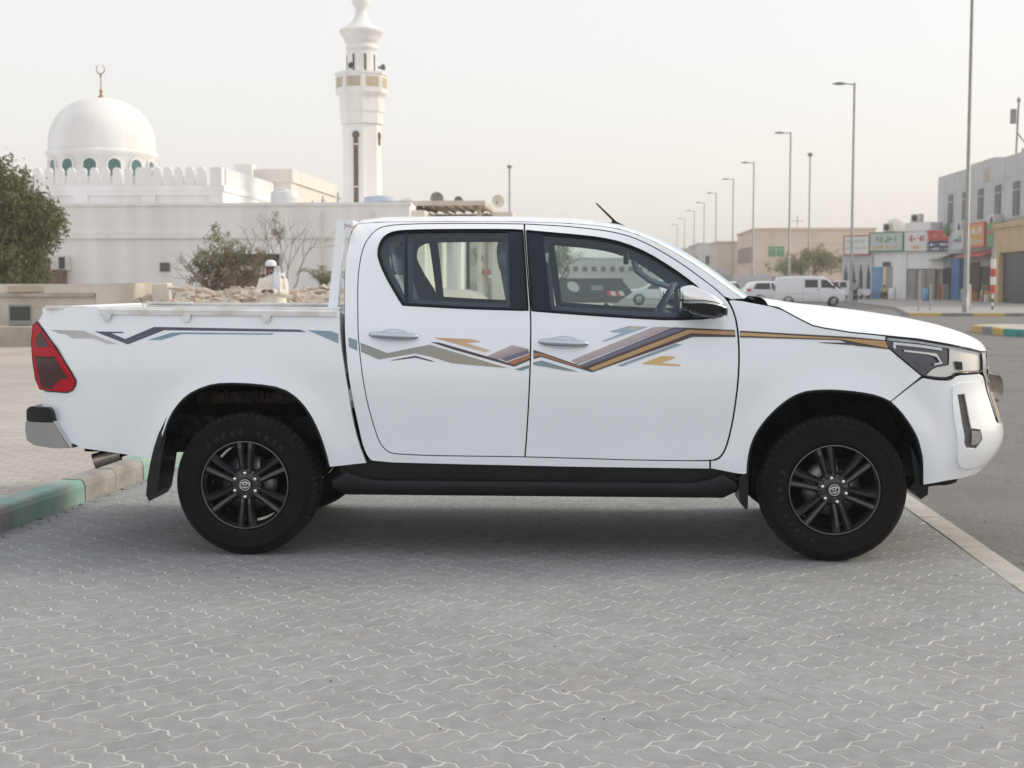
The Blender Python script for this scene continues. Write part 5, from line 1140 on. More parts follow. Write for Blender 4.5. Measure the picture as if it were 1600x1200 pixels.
panel('bumper_pocket', [(1.915,.925),(1.96,.945),(2.20,.940),(2.25,.90),(2.27,.70),(2.36,.69),(2.7,.68),(2.7,.55),(2.3,.50),(2.06,.478),(1.96,.495),(1.90,.56),(1.885,.75)], [inset(FOG, -.004)], 'white_paint', bump, proud=.007, depth=.010, gap=0, cut=2)
panel('chin_lip', [(1.76,.408),(1.88,.420),(2.03,.426),(2.03,.405),(1.95,.395),(1.86,.402),(1.80,.395)], [], 'black_plastic', bump, proud=-.03, depth=.06, gap=0)
both(bump)
# grille with its bright surround, bars and a badge block standing proud at the centre
GR = [(2.262,.925),(2.283,.725),(2.36,.705),(U9,.705),(U9,1.085),(2.225,1.085),(2.207,.99)]
panel('grille_corner', [(2.315,.875),(2.43,.868),(2.45,.76),(2.36,.706),(2.305,.712)], [], 'dark_metal', bump, proud=.012, depth=.03, gap=0)
gri = panel('grille', GR, [], 'grille_grey', truck, proud=-.02, depth=.01)
panel('grille_surround', [(2.226,1.092),(2.21,.99),(2.265,.93),(2.287,.74),(2.33,.74),(2.315,.935),(2.28,1.0),(2.30,1.092)], [], 'satin_chrome', gri, proud=.008, depth=.03)
for k in range(4):
    z = .76+.07*k; panel('grille_bar', [(2.34,z),(U9,z),(U9,z+.03),(2.34,z+.03)], [], 'satin_chrome' if k == 3 else 'grille_grey', gri, proud=.006, depth=.03, gap=0)
both(gri)
rows = []
for i in range(9):
    a = math.pi*i/8; rows.append([T((2.235+.082*math.sin(a)**.6*(1-.3*abs(2*k/12-1)**3), -.24+.48*k/12, .87-.080*math.cos(a))) for k in range(13)])
MB().grid(rows).build('grille_badge_block', 'dark_metal', truck)

HEAD = [(1.519,1.186),(1.511,1.153),(1.533,1.124),(1.719,.987),(1.74,.981),(1.815,.968),(1.905,.966),(1.945,.992),(2.06,.992),(2.172,.990),(2.205,.995),(2.222,1.094),(2.10,1.110),(1.94,1.135),(1.712,1.168)]
hl = panel('headlight', HEAD, [], 'headlamp_dark', truck, proud=-.03, depth=.0, gap=.002)
panel('pale_reflection', [(1.86,1.03),(1.90,1.035),(1.915,1.125),(2.10,1.105),(2.215,1.088),(2.20,1.0),(2.06,1.0),(1.95,1.0),(1.90,.974),(1.815,.976),(1.75,.985),(1.80,1.022)], [], 'headlamp_pale', hl, proud=-.022, depth=.006, gap=0)  # reflection of the bright front, painted as a pale panel
panel('light_strip', [(1.56,1.158),(1.70,1.146),(1.86,1.126),(1.86,1.112),(1.70,1.132),(1.575,1.143),(1.57,1.12),(1.555,1.13)], [], 'lamp_white', hl, proud=-.016, depth=.01, gap=0)
panel('light_strip', [(1.62,1.118),(1.82,1.098),(1.855,1.045),(1.80,1.035),(1.80,1.045),(1.838,1.052),(1.81,1.088),(1.62,1.108)], [], 'headlamp_pale', hl, proud=-.014, depth=.01, gap=0)
panel('projector_lamp', [(1.94,1.055),(2.0,1.05),(2.0,1.008),(1.95,1.012)], [], 'gloss_black', hl, proud=-.010, depth=.01, gap=0)
panel('lower_fin', [(1.955,1.002),(2.165,1.0),(2.17,.992),(2.06,.992),(1.95,.992),(1.915,.972)], [], 'dark_metal', hl, proud=-.012, depth=.01, gap=0)
panel('lens', HEAD, [], 'clear_lens', hl, proud=-.002, depth=0, gap=.003)
tube = [T(pt(u, z, 'cab', -.004)) for u, z in resample(HEAD, .05)]
MB().tube(tube+[tube[0]], .004, 6, cap=False).build('lens_seal', 'gloss_black', hl)
both(hl)

# hood: from the fender gap over the crown
HE = [(.90,1.347),(.951,1.338),(1.065,1.275),(1.123,1.246),(1.182,1.233),(1.319,1.211),(1.514,1.194),(1.712,1.177),(1.94,1.144),(2.10,1.119),(2.20,1.104),(2.30,1.098),(2.38,1.096)]
edge = []
for u, z in resample(HE, .03, False):
    x, o = body(u, z); edge.append((x, o+.003, z))
ZC = [(.80,1.405),(.95,1.378),(1.1,1.352),(1.3,1.328),(1.45,1.308),(1.7,1.268),(1.9,1.225),(2.05,1.183),(2.13,1.150),(2.17,1.128),(2.22,1.10)]
ZC = smooth_tab(ZC)
rows = []
for x, o, z in edge:
    r = []; zc = max(interp(ZC, x), z+.012)
    for k in range(25):
        w_ = (k/24)**1.6; y = -(W-o)*(1-w_); g = 1-(1-w_)**5
        ridge = .010*math.exp(-((abs(y)-.52)/.09)**2)*min(1, max(0, (x-.9)/.3))*min(1, max(0, (2.15-x)/.3))
        r.append(T((x+.02*w_*max(0, (x-1.9)/.3), y, z+(zc-z)*g+ridge)))
    rows.append(r)
full = [r+[(p[0], -p[1], p[2]) for p in r[-2::-1]] for r in rows]
m = MB().grid(full)
lip = [(p[0]+.004, p[1], p[2]-.045) for p in full[-1]]; m.grid([full[-1], lip])
for sgn in (0, -1): m.grid([[r[sgn] for r in full], [(r[sgn][0], r[sgn][1]*.985, r[sgn][2]-.025) for r in full]])
hood = m.build('hood', 'white_paint', truck, fix=False)
for sg in (-1, 1): MB().tube([T((x, sg*(W-o+.0015), z-.0035)) for x, o, z in edge], .0042, 6).build('hood_gap_line', 'gloss_black', hood)  # black tube drawn in for the dark gap between hood and fender
cowl = MB()
cowl.grid([[T((.78, -.80+.1*k, 1.385)) for k in range(17)], [T((.90, -.80+.1*k, 1.352)) for k in range(17)]])
cowl.build('cowl_panel', 'black_plastic', truck, fix=False)
for sx in (-.55, .1):
    MB().tube([T((.86, sx, 1.37)), T((.82, sx+.25, 1.392)), T((.785, sx+.55, 1.408))], .007, 6).build('wiper', 'black_plastic', truck)

# roof and windshield: spans between the two upper edges of the cab
top = resample(CAB_TOP, .035, False); rr = []; wr = []
for u, z in top:
    x, o = body(u, z); yb = W-o; k = min(1, max(0, (u-.05)/.25)); row = []
    bx, bz = .085*k, .045*(1-k)+.02*k
    for j in range(33):
        t = -1+2*j/32; q = 1-abs(t)**3.2; row.append(T((x+bx*(1-t*t), t*yb, z+bz*q)))
    (rr if u < .085 else wr).append(row)
wr.insert(0, rr[-1])
rf = MB().grid(rr).build('roof', 'white_paint', truck, fix=False)
hd = MB().grid([[(p[0], p[1]*.93, p[2]-.075) for p in r] for r in rr[2:]]).build('headliner', 'headliner', rf, fix=False)
cut = 3
MB().grid([r[cut:-cut] for r in wr]).build('windshield', 'car_glass', truck, fix=False)
MB().grid([r[:cut+1] for r in wr]).build('windshield_pillar', 'white_paint', truck, fix=False); MB().grid([r[-cut-1:] for r in wr]).build('windshield_pillar', 'white_paint', truck, fix=False)
band = MB(); band.grid([[(p[0], p[1]*.995, p[2]-.004) for p in r] for r in wr[:3]]); band.build('windshield_header', 'pillar_black', truck, fix=False)
# cab rear wall with its window
bk = [(-1.233,.599),(-1.257,.712),(-1.286,.859),(-1.305,.984),(-1.317,1.094),(-1.335,1.321),(-1.345,1.504),(-1.338,1.66),(-1.33,1.745)]
rws = []
for u, z in bk:
    x, o = body(u, z); rws.append([T((x-.015*(1-(t*t)), t*(W-o), z)) for t in (-1, -.8, -.6, 0, .6, .8, 1)])
m = MB(); m.grid(rws[:6]); m.grid([r[:2] for r in rws[5:]]); m.grid([r[-2:] for r in rws[5:]]); m.grid(rws[-2:])
cb = m.build('cab_back', 'white_paint', truck, fix=False)
MB().grid([r[1:-1] for r in rws[5:8]]).build('rear_glass', 'car_glass', cb, fix=False)

# interior
flo = MB().box(-1.22-TX, .75-TX, -.80, .80, .50, .56).box(.58-TX, .78-TX, -.78, .78, .5, 1.24)
flo.build('cab_floor', 'trim_grey', truck)
dsh = MB(); prof = [(.46,.80),(.48,1.08),(.52,1.17),(.60,1.225),(.74,1.24),(.75,.8)]
dsh.prism([(x-TX, z) for x, z in prof], -.76, .76, 'y'); dsh.build('dashboard', 'trim_grey', truck)
def seat(x, y, wd, name, parent=truck):
    s = MB()
    s.box(x-TX-.02, x-TX+.50, y-wd/2, y+wd/2, .72, .92, .05)
    rows = []
    for i in range(9):
        t = i/8; z = .86+.65*t; xx = x-.02-.16*t; th = .075*(1-.35*t); hw = wd/2*(1-.22*t**3)
        rows.append([(xx-TX+th*math.cos(a), y+hw*math.copysign(abs(math.sin(a))**.6, math.sin(a)), z) for a in [2*math.pi*k/16 for k in range(16)]])
    s.grid(rows, closed=True); s.add(rows[-1], [tuple(range(16))], True)
    o = s.build(name, 'seat_grey', parent)
    h = MB()
    for yy in ([y] if wd < .7 else [y-.42, y+.42]):
        rows = []
        for i in range(8):
            t = i/7; z = 1.49+.20*t; e = math.sin(math.pi*(.12+.76*t))**.5; xx = x-.185-.03*t
            rows.append([(xx-TX+.052*e*math.cos(a), yy+.125*e*math.copysign(abs(math.sin(a))**.7, math.sin(a)), z) for a in [2*math.pi*k/14 for k in range(14)]])
        h.grid(rows, closed=True); h.add(rows[-1], [tuple(range(14))], True); h.add(rows[0], [tuple(range(14))], True)
        for q in (-.05, .05): h.tube([(x-TX-.18, yy+q, 1.42), (x-TX-.186, yy+q, 1.5)], .007, 6)
    h.build('headrest', 'seat_grey', o)
seat(-.30, -.40, .54, 'front_seat'); seat(-.30, .40, .54, 'front_seat'); seat(-1.00, 0, 1.36, 'rear_bench')
sw = MB(); cx, cy, cz = .38, .40, 1.285; n_ = Vector((-.86, 0, .5)).normalized(); e1 = Vector((0, 1, 0)); e2 = n_.cross(e1)
sw.tube([Vector((cx-TX, cy, cz))+(e1*math.cos(a)+e2*math.sin(a))*.185 for a in [2*math.pi*k/24 for k in range(25)]], .016, 8, cap=False)
sw.tube([Vector((cx-TX, cy, cz))+e1*.17, Vector((cx-TX, cy, cz))-n_*.02, Vector((cx-TX, cy, cz))-e1*.17], .02, 6)
sw.tube([Vector((cx-TX, cy, cz)), Vector((cx-TX, cy, cz))-n_*.3], .04, 8)
sw.build('steering_wheel', 'trim_grey', truck)
MB().tube([T((.24, .69, 1.60)), T((.26, .66, 1.54)), T((.34, .66, 1.48)), T((.46, .67, 1.44)), T((.51, .70, 1.455))], .020, 8).build('grab_handle', 'seat_grey', truck)
MB().box(.16-TX, .19-TX, -.12, .12, 1.57, 1.64, .01).tube([T((.19, 0, 1.62)), T((.25, 0, 1.72))], .01, 6).build('rear_view_mirror', 'gloss_black', truck)
MB().tube([T((-.36, .76, 1.60)), T((-.37, .72, 1.3)), T((-.35, .70, .9))], .02, 6).build('seat_belt', 'trim_grey', truck)
MB().tube([T((-.27, -.66, 1.62)), T((-.25, -.70, 1.45)), T((-.21, -.74, 1.22))], .018, 6).build('seat_belt', 'lamp_white', truck)

# load bed
BARCH = [(-2.341,0.517),(-2.302,0.652),(-2.254,0.773),(-2.177,0.865),(-2.072,0.917),(-1.968,0.935),(-1.795,0.929),(-1.659,0.909),(-1.574,0.855),(-1.506,0.767),(-1.457,0.658),(-1.431,0.572),(-1.412,0.486)]
BEDP = [(-2.955,1.335),(-3.010,1.256),(-3.0,1.25),(-2.88,1.108),(-2.772,.951),(-2.769,.924),(-2.786,.888),(-2.824,.873),(-2.99,.880),(-2.99,.78),(-2.894,.686),(-2.802,.58),(-2.574,.551)]+BARCH+[(-1.212,0.506),(-1.252,0.616),(-1.279,0.725),(-1.302,0.882),(-1.323,1.022),(-1.342,1.153),(-1.348,1.227),(-1.352,1.318),(-1.799,1.322),(-2.143,1.326),(-2.64,1.332)]
bed = panel('bed_side', BEDP, [], 'white_paint', truck, 'bed', depth=.03)
rail = MB(); sec = [(.010,1.296),(.012,1.322),(.006,1.328),(-.05,1.330),(-.055,1.30)]
rws = []
for x in [-2.64, -2.3, -2.0, -1.7, -1.365]:
    dz = .004*(-2.64-x)*0-.010*(x+2.64)/1.28
    rws.append([T((x, -(W-.020+a), z+dz)) for a, z in sec])
rail.grid(rws, False); rail.add(rws[0]+rws[-1], [tuple(range(5)), tuple(range(5, 10))]); rail.build('bed_rail', 'bed_paint', bed)
cap = MB()
for a, b, h in ((-2.95, -2.655, 1.340), (-2.655, -1.36, 1.333)):
    cap.box(a-TX, b-TX, -(W-.035), -(W-.10), h-.02, h, .004)
cap.build('rail_cap', 'bed_paint', bed)
for hx in (-2.60, -2.17, -1.74):
    MB().prism([(hx-TX-.022, 1.300-.008*(hx+2.6)), (hx-TX+.026, 1.300-.008*(hx+2.6)), (hx-TX+.014, 1.262-.008*(hx+2.6)), (hx-TX-.012, 1.262-.008*(hx+2.6))], -(W-.013), -(W+.004), 'y').build('tie_hook', 'bed_paint', bed)
MB().prism([(-2.95-TX, 1.32), (-1.36-TX, 1.31), (-1.36-TX, .97), (-2.95-TX, .97)], -(W-.11), -(W-.13), 'y').build('bed_inner_wall', 'bed_paint', bed)
both(bed)
MB().box(-2.96-TX, -1.36-TX, -.44, .44, .76, .80).build('bed_floor', 'bed_paint', truck)
MB().box(-1.40-TX, -1.36-TX, -.78, .78, .97, 1.30).build('bed_front_wall', 'bed_paint', truck)
MB().box(-3.0-TX, -2.95-TX, -.74, .74, .78, 1.335, .01).build('tailgate', 'white_paint', truck)
MB().box(-3.015-TX, -2.995-TX, -.14, .14, 1.12, 1.20, .006).build('tailgate_handle', 'chrome', truck)
cor = MB()
for s in (-1, 1): cor.box(-2.985-TX, -2.94-TX, s*.745, s*.835, .80, 1.33)
cor.build('bed_corner_post', 'white_paint', truck)
# tail light, wrapped round the corner
TAIL = [(-3.012,1.253),(-3.038,1.235),(-3.046,1.145),(-3.04,1.055),(-3.022,0.945),(-2.996,0.893),(-2.925,0.883),(-2.824,0.878),(-2.79,0.892),(-2.774,0.924),(-2.777,0.951),(-2.88,1.111)]
tl = panel('tail_light', TAIL, [], 'tail_red', truck, 'bed', proud=.010, depth=.03, gap=.002)
panel('smoked_lens', [(-2.985,1.205),(-3.018,1.165),(-3.012,1.118),(-2.925,1.120),(-2.955,1.165)], [], 'tail_dark', tl, 'bed', proud=.012, depth=.004, gap=0)
panel('smoked_lens', [(-3.02,1.058),(-2.885,1.055),(-2.815,.955),(-2.86,.948),(-2.90,.918),(-2.912,.895),(-2.975,.900),(-2.995,.94)], [], 'tail_dark', tl, 'bed', proud=.012, depth=.004, gap=0)
panel('red_prism', [(-3.022,1.07),(-2.895,1.068),(-2.89,1.058),(-3.022,1.060)], [], 'gloss_black', tl, 'bed', proud=.013, depth=.004, gap=0)
MB().prism([(-(W-.095), .93), (-(W-.085), 1.215), (-(W-.20), 1.205), (-(W-.20), .94)], -3.022-TX, -2.98-TX, 'x').build('rear_lens', 'tail_red', tl)
tb = [T(pt(u, z, 'bed', .006)) for u, z in resample(TAIL, .05)]
MB().tube(tb+[tb[0]], .0045, 6, cap=False).build('lamp_seal', 'gloss_black', tl)
both(tl)
# rear bumper
def capped(profile, ys, name, material, parent):
    """profile (x,z) swept across the truck; ys: list of (y, scale towards the rear edge)"""
    m = MB(); ye = lambda x: .944-.085*min(1.2, max(0, (-2.81-x)/.27))**2
    rows = [[T((x, s*ye(x)*k, z)) for x, z in profile] for s, k in ys]
    m.grid(rows, False, closed=True); P, F, _ = fill2d(resample(profile, .03), [], .03)
    for s, k in (ys[0], ys[-1]): m.add([T((x, s*ye(x)*k, z)) for x, z in P], F, True)
    return m.build(name, material, parent)
ys = [(-1, 1), (-1, .5), (1, .5), (1, 1)]
rb = capped([(-3.085,.714),(-3.090,.66),(-3.080,.612),(-3.025,.588),(-2.9,.577),(-2.812,.580),(-2.90,.716)], ys, 'rear_bumper', 'bumper_chrome', truck)
capped([(-3.078,.718),(-3.076,.778),(-3.049,.797),(-2.93,.796),(-2.912,.78),(-2.894,.720)], ys, 'step_pad', 'black_plastic', rb)
capped([(-2.900,.724),(-2.806,.580),(-2.797,.580),(-2.890,.724)], [(-1, 1.004), (1, 1.004)], 'bumper_edge', 'satin_chrome', rb)
# guard hoop behind the cab
gh = MB()
for s in (-1, 1):
    gh.add([T(p) for p in [(-1.437, s*.80, 1.30), (-1.385, s*.80, 1.30), (-1.385, s*.75, 1.30), (-1.437, s*.75, 1.30), (-1.388, s*.77, 1.80), (-1.345, s*.77, 1.80), (-1.345, s*.72, 1.80), (-1.388, s*.72, 1.80)]],
           [(0,3,2,1),(4,5,6,7),(0,1,5,4),(1,2,6,5),(2,3,7,6),(3,0,4,7)])
    gh.box(-1.47-TX, -1.36-TX, s*.86 if s < 0 else .72, -.72 if s < 0 else .86, 1.318, 1.334)
gh.box(-1.388-TX, -1.315-TX, -.72, .72, 1.772, 1.802, .006)
for s in (-1, 1): gh.box(-1.345-TX, -1.30-TX, s*.745-.025, s*.745+.025, 1.776, 1.800)
gh.build('cab_guard', 'white_paint', truck)

# wheel housings, flaps, side steps, underbody
def housing(arch, kind, name, x0, x1):
    pts = resample(chaikin(arch, False, 2), .04, False)
    m = MB(); f = [body(u, z, kind) for u, z in pts]
    m.grid([[T((x, -(W-o-.006), p[1])) for (x, o), p in zip(f, pts)], [T((x, -(W-o-.03), p[1]+.004)) for (x, o), p in zip(f, pts)], [T((x, -.45, p[1]+.02)) for (x, o), p in zip(f, pts)]])
    cx = sum(x for x, o in f)/len(f)
    inner = [T((x, -.45, p[1]+.02)) for (x, o), p in zip(f, pts)]
    m.add(inner, [tuple(range(len(inner)))])
    h = m.build(name, 'underbody', truck, fix=False)
    lip = MB().tube([T((x, -(W-o-.004), p[1]-.004)) for (x, o), p in zip(f, pts)], .008, 8); lip.build('arch_lip', 'black_plastic', h)
    return h
h1 = housing(BARCH, 'bed', 'wheel_housing', -2.3, -1.4)
fr = MB(); fr.box(-2.35-TX, -1.35-TX, -.56, -.48, .60, .72); fr.box(-2.2-TX, -1.5-TX, -.64, -.5, .80, .86)
for k in range(10):
    x = -2.12+.07*k+random.uniform(-.02, .02); fr.box(x-TX, x-TX+random.uniform(.02, .06), -.66, -.60, .80+random.uniform(0, .04), .87, .004)
fr.build('chassis_rail', 'frame_dust', h1)
both(h1)
h2 = housing(FARCH, 'cab', 'wheel_housing', .8, 1.75)
MB().prism([(1.64-TX, .62), (1.74-TX, .42), (1.735-TX, .36), (1.70-TX, .335), (1.66-TX, .375), (1.635-TX, .39), (1.67-TX, .43)], -(W-.05), -(W-.32), 'y').build('splash_guard', 'black_plastic', h2)
MB().prism([(.80-TX, .60), (.800-TX, .285), (.788-TX, .278), (.758-TX, .315), (.752-TX, .45), (.775-TX, .47)], -(W-.01), -(W-.27), 'y').build('mud_flap', 'black_plastic', h2)
both(h2)
mf = MB(); cen = [(-2.262,.75),(-2.30,.66),(-2.322,.58),(-2.338,.50),(-2.352,.42),(-2.366,.33),(-2.374,.295)]
wd = [.020,.028,.034,.038,.040,.036,.012]
mf.prism([(x-a-TX, z) for (x, z), a in zip(cen, wd)]+[(x+a*.6-TX, z+.012) for (x, z), a in list(zip(cen, wd))[::-1]], -(W+.006), -(W-.27), 'y')
mfo = mf.build('mud_flap', 'gloss_black', truck); both(mfo)
rows = []
for i in range(27):
    t = i/26; x = -1.40+2.15*t; e = min(t, 1-t)*2.15; up = max(0, 1-e/.22)**1.2 if e < .22 else 0
    fl = max(0, 1-e/.05); zt = .418+.048*min(1, up*1.6)-.05*fl; zb = .342+.03*fl
    yo = W+.028-.05*fl
    sec = [(-yo+.03, zt+.004), (-yo+.008, zt), (-yo, zt-.016), (-yo+.004, (zt+zb)/2-.01), (-yo+.02, zb), (-yo+.20, zb), (-yo+.22, zt-.02), (-yo+.20, zt-.012)]
    rows.append([T((x, y, z)) for y, z in sec])
m = MB().grid(rows, True, closed=True); m.add(rows[0]+rows[-1], [tuple(range(8)), tuple(range(8, 16))])
sb = m.build('side_step', 'black_plastic', truck)
for x in (-1.0, -.1, .5): MB().box(x-TX, x-TX+.05, -(W-.24), -.55, .375, .395).build('step_bracket', 'underbody', sb)
MB().box(-1.36-TX, .74-TX, -(W-.055), -(W-.075), .375, .515).build('dark_filler', 'black_plastic', sb)  # dark filler added to close the lit gap above the step
both(sb)
ub = MB().box(-1.32-TX, .80-TX, -(W-.06), W-.06, .435, .50).box(-2.92-TX, -1.3-TX, -.43, .43, .50, .76).box(.7-TX, 1.98-TX, -.44, .44, .46, 1.10).box(-1.2-TX, .3-TX, -.5, .3, .36, .45, .03)
ub.box(-2.85-TX, -2.42-TX, -(W-.10), W-.10, .66, .77)
ub.build('chassis', 'underbody', truck)
ax = MB(); ax.lathe([(.045, -.66), (.045, -.15), (.13, -.08), (.13, .08), (.045, .15), (.045, .66)], 14, 'y', (-1.873-TX, 0, .378)); ax.build('axle', 'underbody', truck); MB().lathe([(.04, -.66), (.04, .66)], 10, 'y', (1.249-TX, 0, .378)).build('axle', 'underbody', truck)
ex = MB(); ex.tube([T((-2.25, -.70, .585)), T((-2.45, -.73, .575)), T((-2.56, -.75, .548)), T((-2.62, -.765, .528))], .026, 10)
exo = ex.build('exhaust_pipe', 'underbody', truck)
tip = MB(); tip.tube([T((-2.60, -.76, .532)), T((-2.735, -.79, .490))], [.038, .042], 16, cap=False); tip.tube([T((-2.72, -.786, .495)), T((-2.61, -.762, .528))], [.034, .03], 12)
tip.build('exhaust_tip', 'dark_metal', exo)

# wheels
def wheel():
    m = MB()
    m.lathe([(.2365, .004), (.2375, -.004), (.233, -.008), (.2285, .004), (.223, .022), (.216, .05), (.212, .20), (.22, .215)], 64, 'y')
    m.lathe([(.0, .022), (.05, .020), (.078, .026), (.090, .045), (.092, .085), (.0, .085)], 32, 'y')
    for k in range(6):
        a = math.pi/2+k*math.pi/3
        for s in (-1, 1):
            # each half of a split spoke
            def P(r, t, h):
                return (r*math.cos(a)-t*s*math.sin(a), h, r*math.sin(a)+t*s*math.cos(a))
            st = [(.060, .003, .036, .022), (.10, .0035, .040, .015), (.15, .0055, .046, .011), (.195, .0085, .053, .008), (.2265, .0105, .059, .010)]
            rows = [[P(r, i0, h+.014), P(r, i0+.22*(i1-i0), h+.001), P(r, i0+.62*(i1-i0), h-.004), P(r, i1, h+.016), P(r, i1, h+.045), P(r, i0, h+.045)] for r, i0, i1, h in st]
            m.grid(rows, False, closed=True)
    w_ = m.build('wheel', 'rim_black', truck, fix=True)
    t = MB()
    prof = [(.230,.012),(.2385,-.002),(.250,-.010),(.270,-.014),(.300,-.016),(.322,-.013),(.326,-.016),(.331,-.013),(.345,-.006),(.358,.006),(.367,.022),(.372,.040)]
    tread = [(.3795,.048),(.3805,.085),(.372,.088),(.372,.096),(.381,.099),(.381,.140),(.372,.143),(.372,.151),(.3805,.154),(.3795,.196)]
    prof2 = [(.372,.204),(.360,.238),(.330,.258),(.270,.258),(.225,.24)]
    t.lathe(prof+tread+prof2, 96, 'y')
    tb_ = t; t = MB()
    for k in range(64):                      # shoulder lugs
        a = 2*math.pi*k/64; da = 2*math.pi/64*(.30 if k % 2 else .36)
        V = []
        for aa in (a-da, a+da):
            for r, h in ((.3555, .0015), (.3695, .020), (.3805, .046), (.366, .046), (.350, .012)): V.append((r*math.cos(aa), h, r*math.sin(aa)))
        t.add(V, [(0,1,6,5),(1,2,7,6),(0,4,3,2,1),(5,6,7,8,9),(2,3,8,7),(4,0,5,9)])
        V = []
        for aa in (a-da, a+da):
            for r, h in ((.3805, .196), (.366, .232), (.355, .205)): V.append((r*math.cos(aa), h, r*math.sin(aa)))
        t.add(V, [(0,1,4,3),(0,2,1),(3,4,5),(0,3,5,2)])
    tr_ = t.build('tread_blocks', 'tread_rubber', w_); tr_.data.transform(Matrix.Diagonal((1.0075, 1.0, 1.0075, 1))); tr_['kind'] = 'stuff'; ty_ = tb_.build('tyre', 'rubber', w_); ty_.data.transform(Matrix.Diagonal((1.012, 1, 1.012, 1)))
    MB().lathe([(.2325, -.0082), (.2352, -.0088), (.2372, -.0062)], 64, 'y').build('rim_edge', 'rim_edge', w_); MB().lathe([(.0, .165), (.208, .165)], 40, 'y').build('wheel_light_block', 'underbody', w_)  # dark disc added behind the wheel to stop light between the spokes
    h = MB().lathe([(0, .0), (.028, .0), (.034, .006), (.035, .03)], 28, 'y'); h.build('hub_cap', 'gloss_black', w_)
    e = MB()
    def oval(rx, rz, cz, r=.0021, y=-.0015): e.tube([(rx*math.cos(a), y, cz+rz*math.sin(a)) for a in [2*math.pi*k/24 for k in range(25)]], r, 6, cap=False)
    oval(.0285, .0285, 0, .0022, .0); oval(.0235, .0165, .0, .0021); oval(.0075, .0155, .0005, .0019); oval(.0145, .0065, .0085, .0019)
    e.build('emblem', 'chrome', w_)
    for k in range(6):
        a = math.pi/2+k*math.pi/3+R(0)
        n = MB().lathe([(0, -.006), (.008, -.005), (.011, .002), (.0115, .010), (.0115, .03)], 8, 'y', (.064*math.cos(a), .0, .064*math.sin(a)), smooth=True)
        n.build('lug_nut', 'chrome', w_)
    b = MB().lathe([(.07, .11), (.150, .108), (.152, .118), (.150, .128), (.07, .13)], 40, 'y').build('brake_disc', 'brake_steel', w_)
    MB().box(.06, .15, .085, .15, .02, .13, .012).build('brake_caliper', 'underbody', w_)
    return w_
def lettering(text, wheel_o, r, amid, step, size):
    """raised lettering along the tyre wall"""
    n = len(text)
    for i, ch in enumerate(text):
        if ch == ' ': continue
        cu = bpy.data.curves.new('tyre_letter', 'FONT'); cu.body = ch; cu.size = size; cu.extrude = .0012; cu.align_x = 'CENTER'
        o = bpy.data.objects.new('tmp', cu); COL.objects.link(o)
        me = bpy.data.meshes.new_from_object(o.evaluated_get(bpy.context.evaluated_depsgraph_get())); bpy.data.objects.remove(o)
        me.materials.clear(); me.materials.append(MATS['tyre_letter'])
        a = amid+(n-1)/2*step-i*step
        me.transform(Matrix.Translation((r*math.cos(a), -.0155, r*math.sin(a))) @ Matrix.Rotation(-(a-math.pi/2), 4, 'Y') @ Matrix.Rotation(math.pi/2, 4, 'X'))
        l = bpy.data.objects.new('tyre_letter', me); COL.objects.link(l); l.parent = wheel_o
w0 = wheel(); w0.location = (-1.873-TX, -(W-.030), .383)
def wcopy(x, near, rot):
    c = w0.copy(); COL.objects.link(c); c.parent = truck
    for ch in list(w0.children):
        g = ch.copy(); COL.objects.link(g); g.parent = c
    c.location = (x-TX, -(W-.030) if near else (W-.030), .383); c.rotation_euler = (0, rot, 0) if near else (0, rot, math.pi)
    return c
w1 = wcopy(1.249, True, R(-14)); wcopy(-1.873, False, R(20)); wcopy(1.249, False, R(40))
bpy.context.view_layer.update()
lettering('SUPER TREK', w0, .272, R(88), R(9.6), .036)
lettering('SUPER GRIP', w1, .272, R(190), R(9.6), .036)

# door mirrors
def mirror():
    cx, cy, cz = .545, -(W+.075), 1.368
    def ring(v):
        a = math.asin(max(-1, min(1, v))); c = math.cos(a)**.62; out = []
        for k in range(28):
            t = 2*math.pi*k/28; ct = math.copysign(abs(math.cos(t))**.75, math.cos(t)); st = math.copysign(abs(math.sin(t))**.75, math.sin(t))
            z = cz+.083*v; x = cx+.118*c*ct+(.012 if v < 0 else -.030*v*v)-.018*v
            out.append(T((x, cy+.088*c*st-.01*v, z+(-.030*ct*max(0, .35+.65*(ct)) if v > -.6 else -.008*ct))))
        return out
    def part(v0, v1, name, mt, parent, n=10, cap=None):
        rows = [ring(v0+(v1-v0)*i/n) for i in range(n+1)]
        m = MB().grid(rows, closed=True)
        if cap == 'top': m.add(rows[-1], [tuple(range(28))], True)
        if cap == 'bot': m.add(rows[0], [tuple(range(28))], True)
        return m.build(name, mt, parent, fix=True)
    c = part(.12, .995, 'door_mirror', 'chrome', truck, 10, 'top')
    part(-.10, .06, 'signal_strip', 'satin_chrome', c, 3)
    part(.06, .12, 'mirror_seam', 'gloss_black', c, 2)
    part(-.995, -.10, 'mirror_base', 'gloss_black', c, 8, 'bot')
    MB().box(.50-TX, .58-TX, -(W+.02), -(W-.08), 1.285, 1.33, .012).build('mirror_arm', 'gloss_black', c)
    MB().add([T(p) for p in [(.435, -(W+.005), 1.31), (.435, -(W+.145), 1.315), (.437, -(W+.145), 1.425), (.437, -(W+.005), 1.43)]], [(0,1,2,3)]).build('mirror_glass', 'chrome', c)
    return c
both(mirror())
# roof antenna
an = MB(); an.add([T(p) for p in [(.085,-.03,1.800),(.085,.03,1.800),(.215,0,1.770),(.085,-.02,1.775),(.085,.02,1.775),(.095,0,1.835),(.20,-.03,1.765),(.20,.03,1.765)]], [(0,5,2,6,3),(1,4,7,2,5),(0,3,4,1,5)])
ano = an.build('antenna', 'gloss_black', truck)
MB().tube([T((.115, 0, 1.815)), T((.0, 0, 1.928))], [.008, .0045], 8).build('antenna_rod', 'gloss_black', ano)

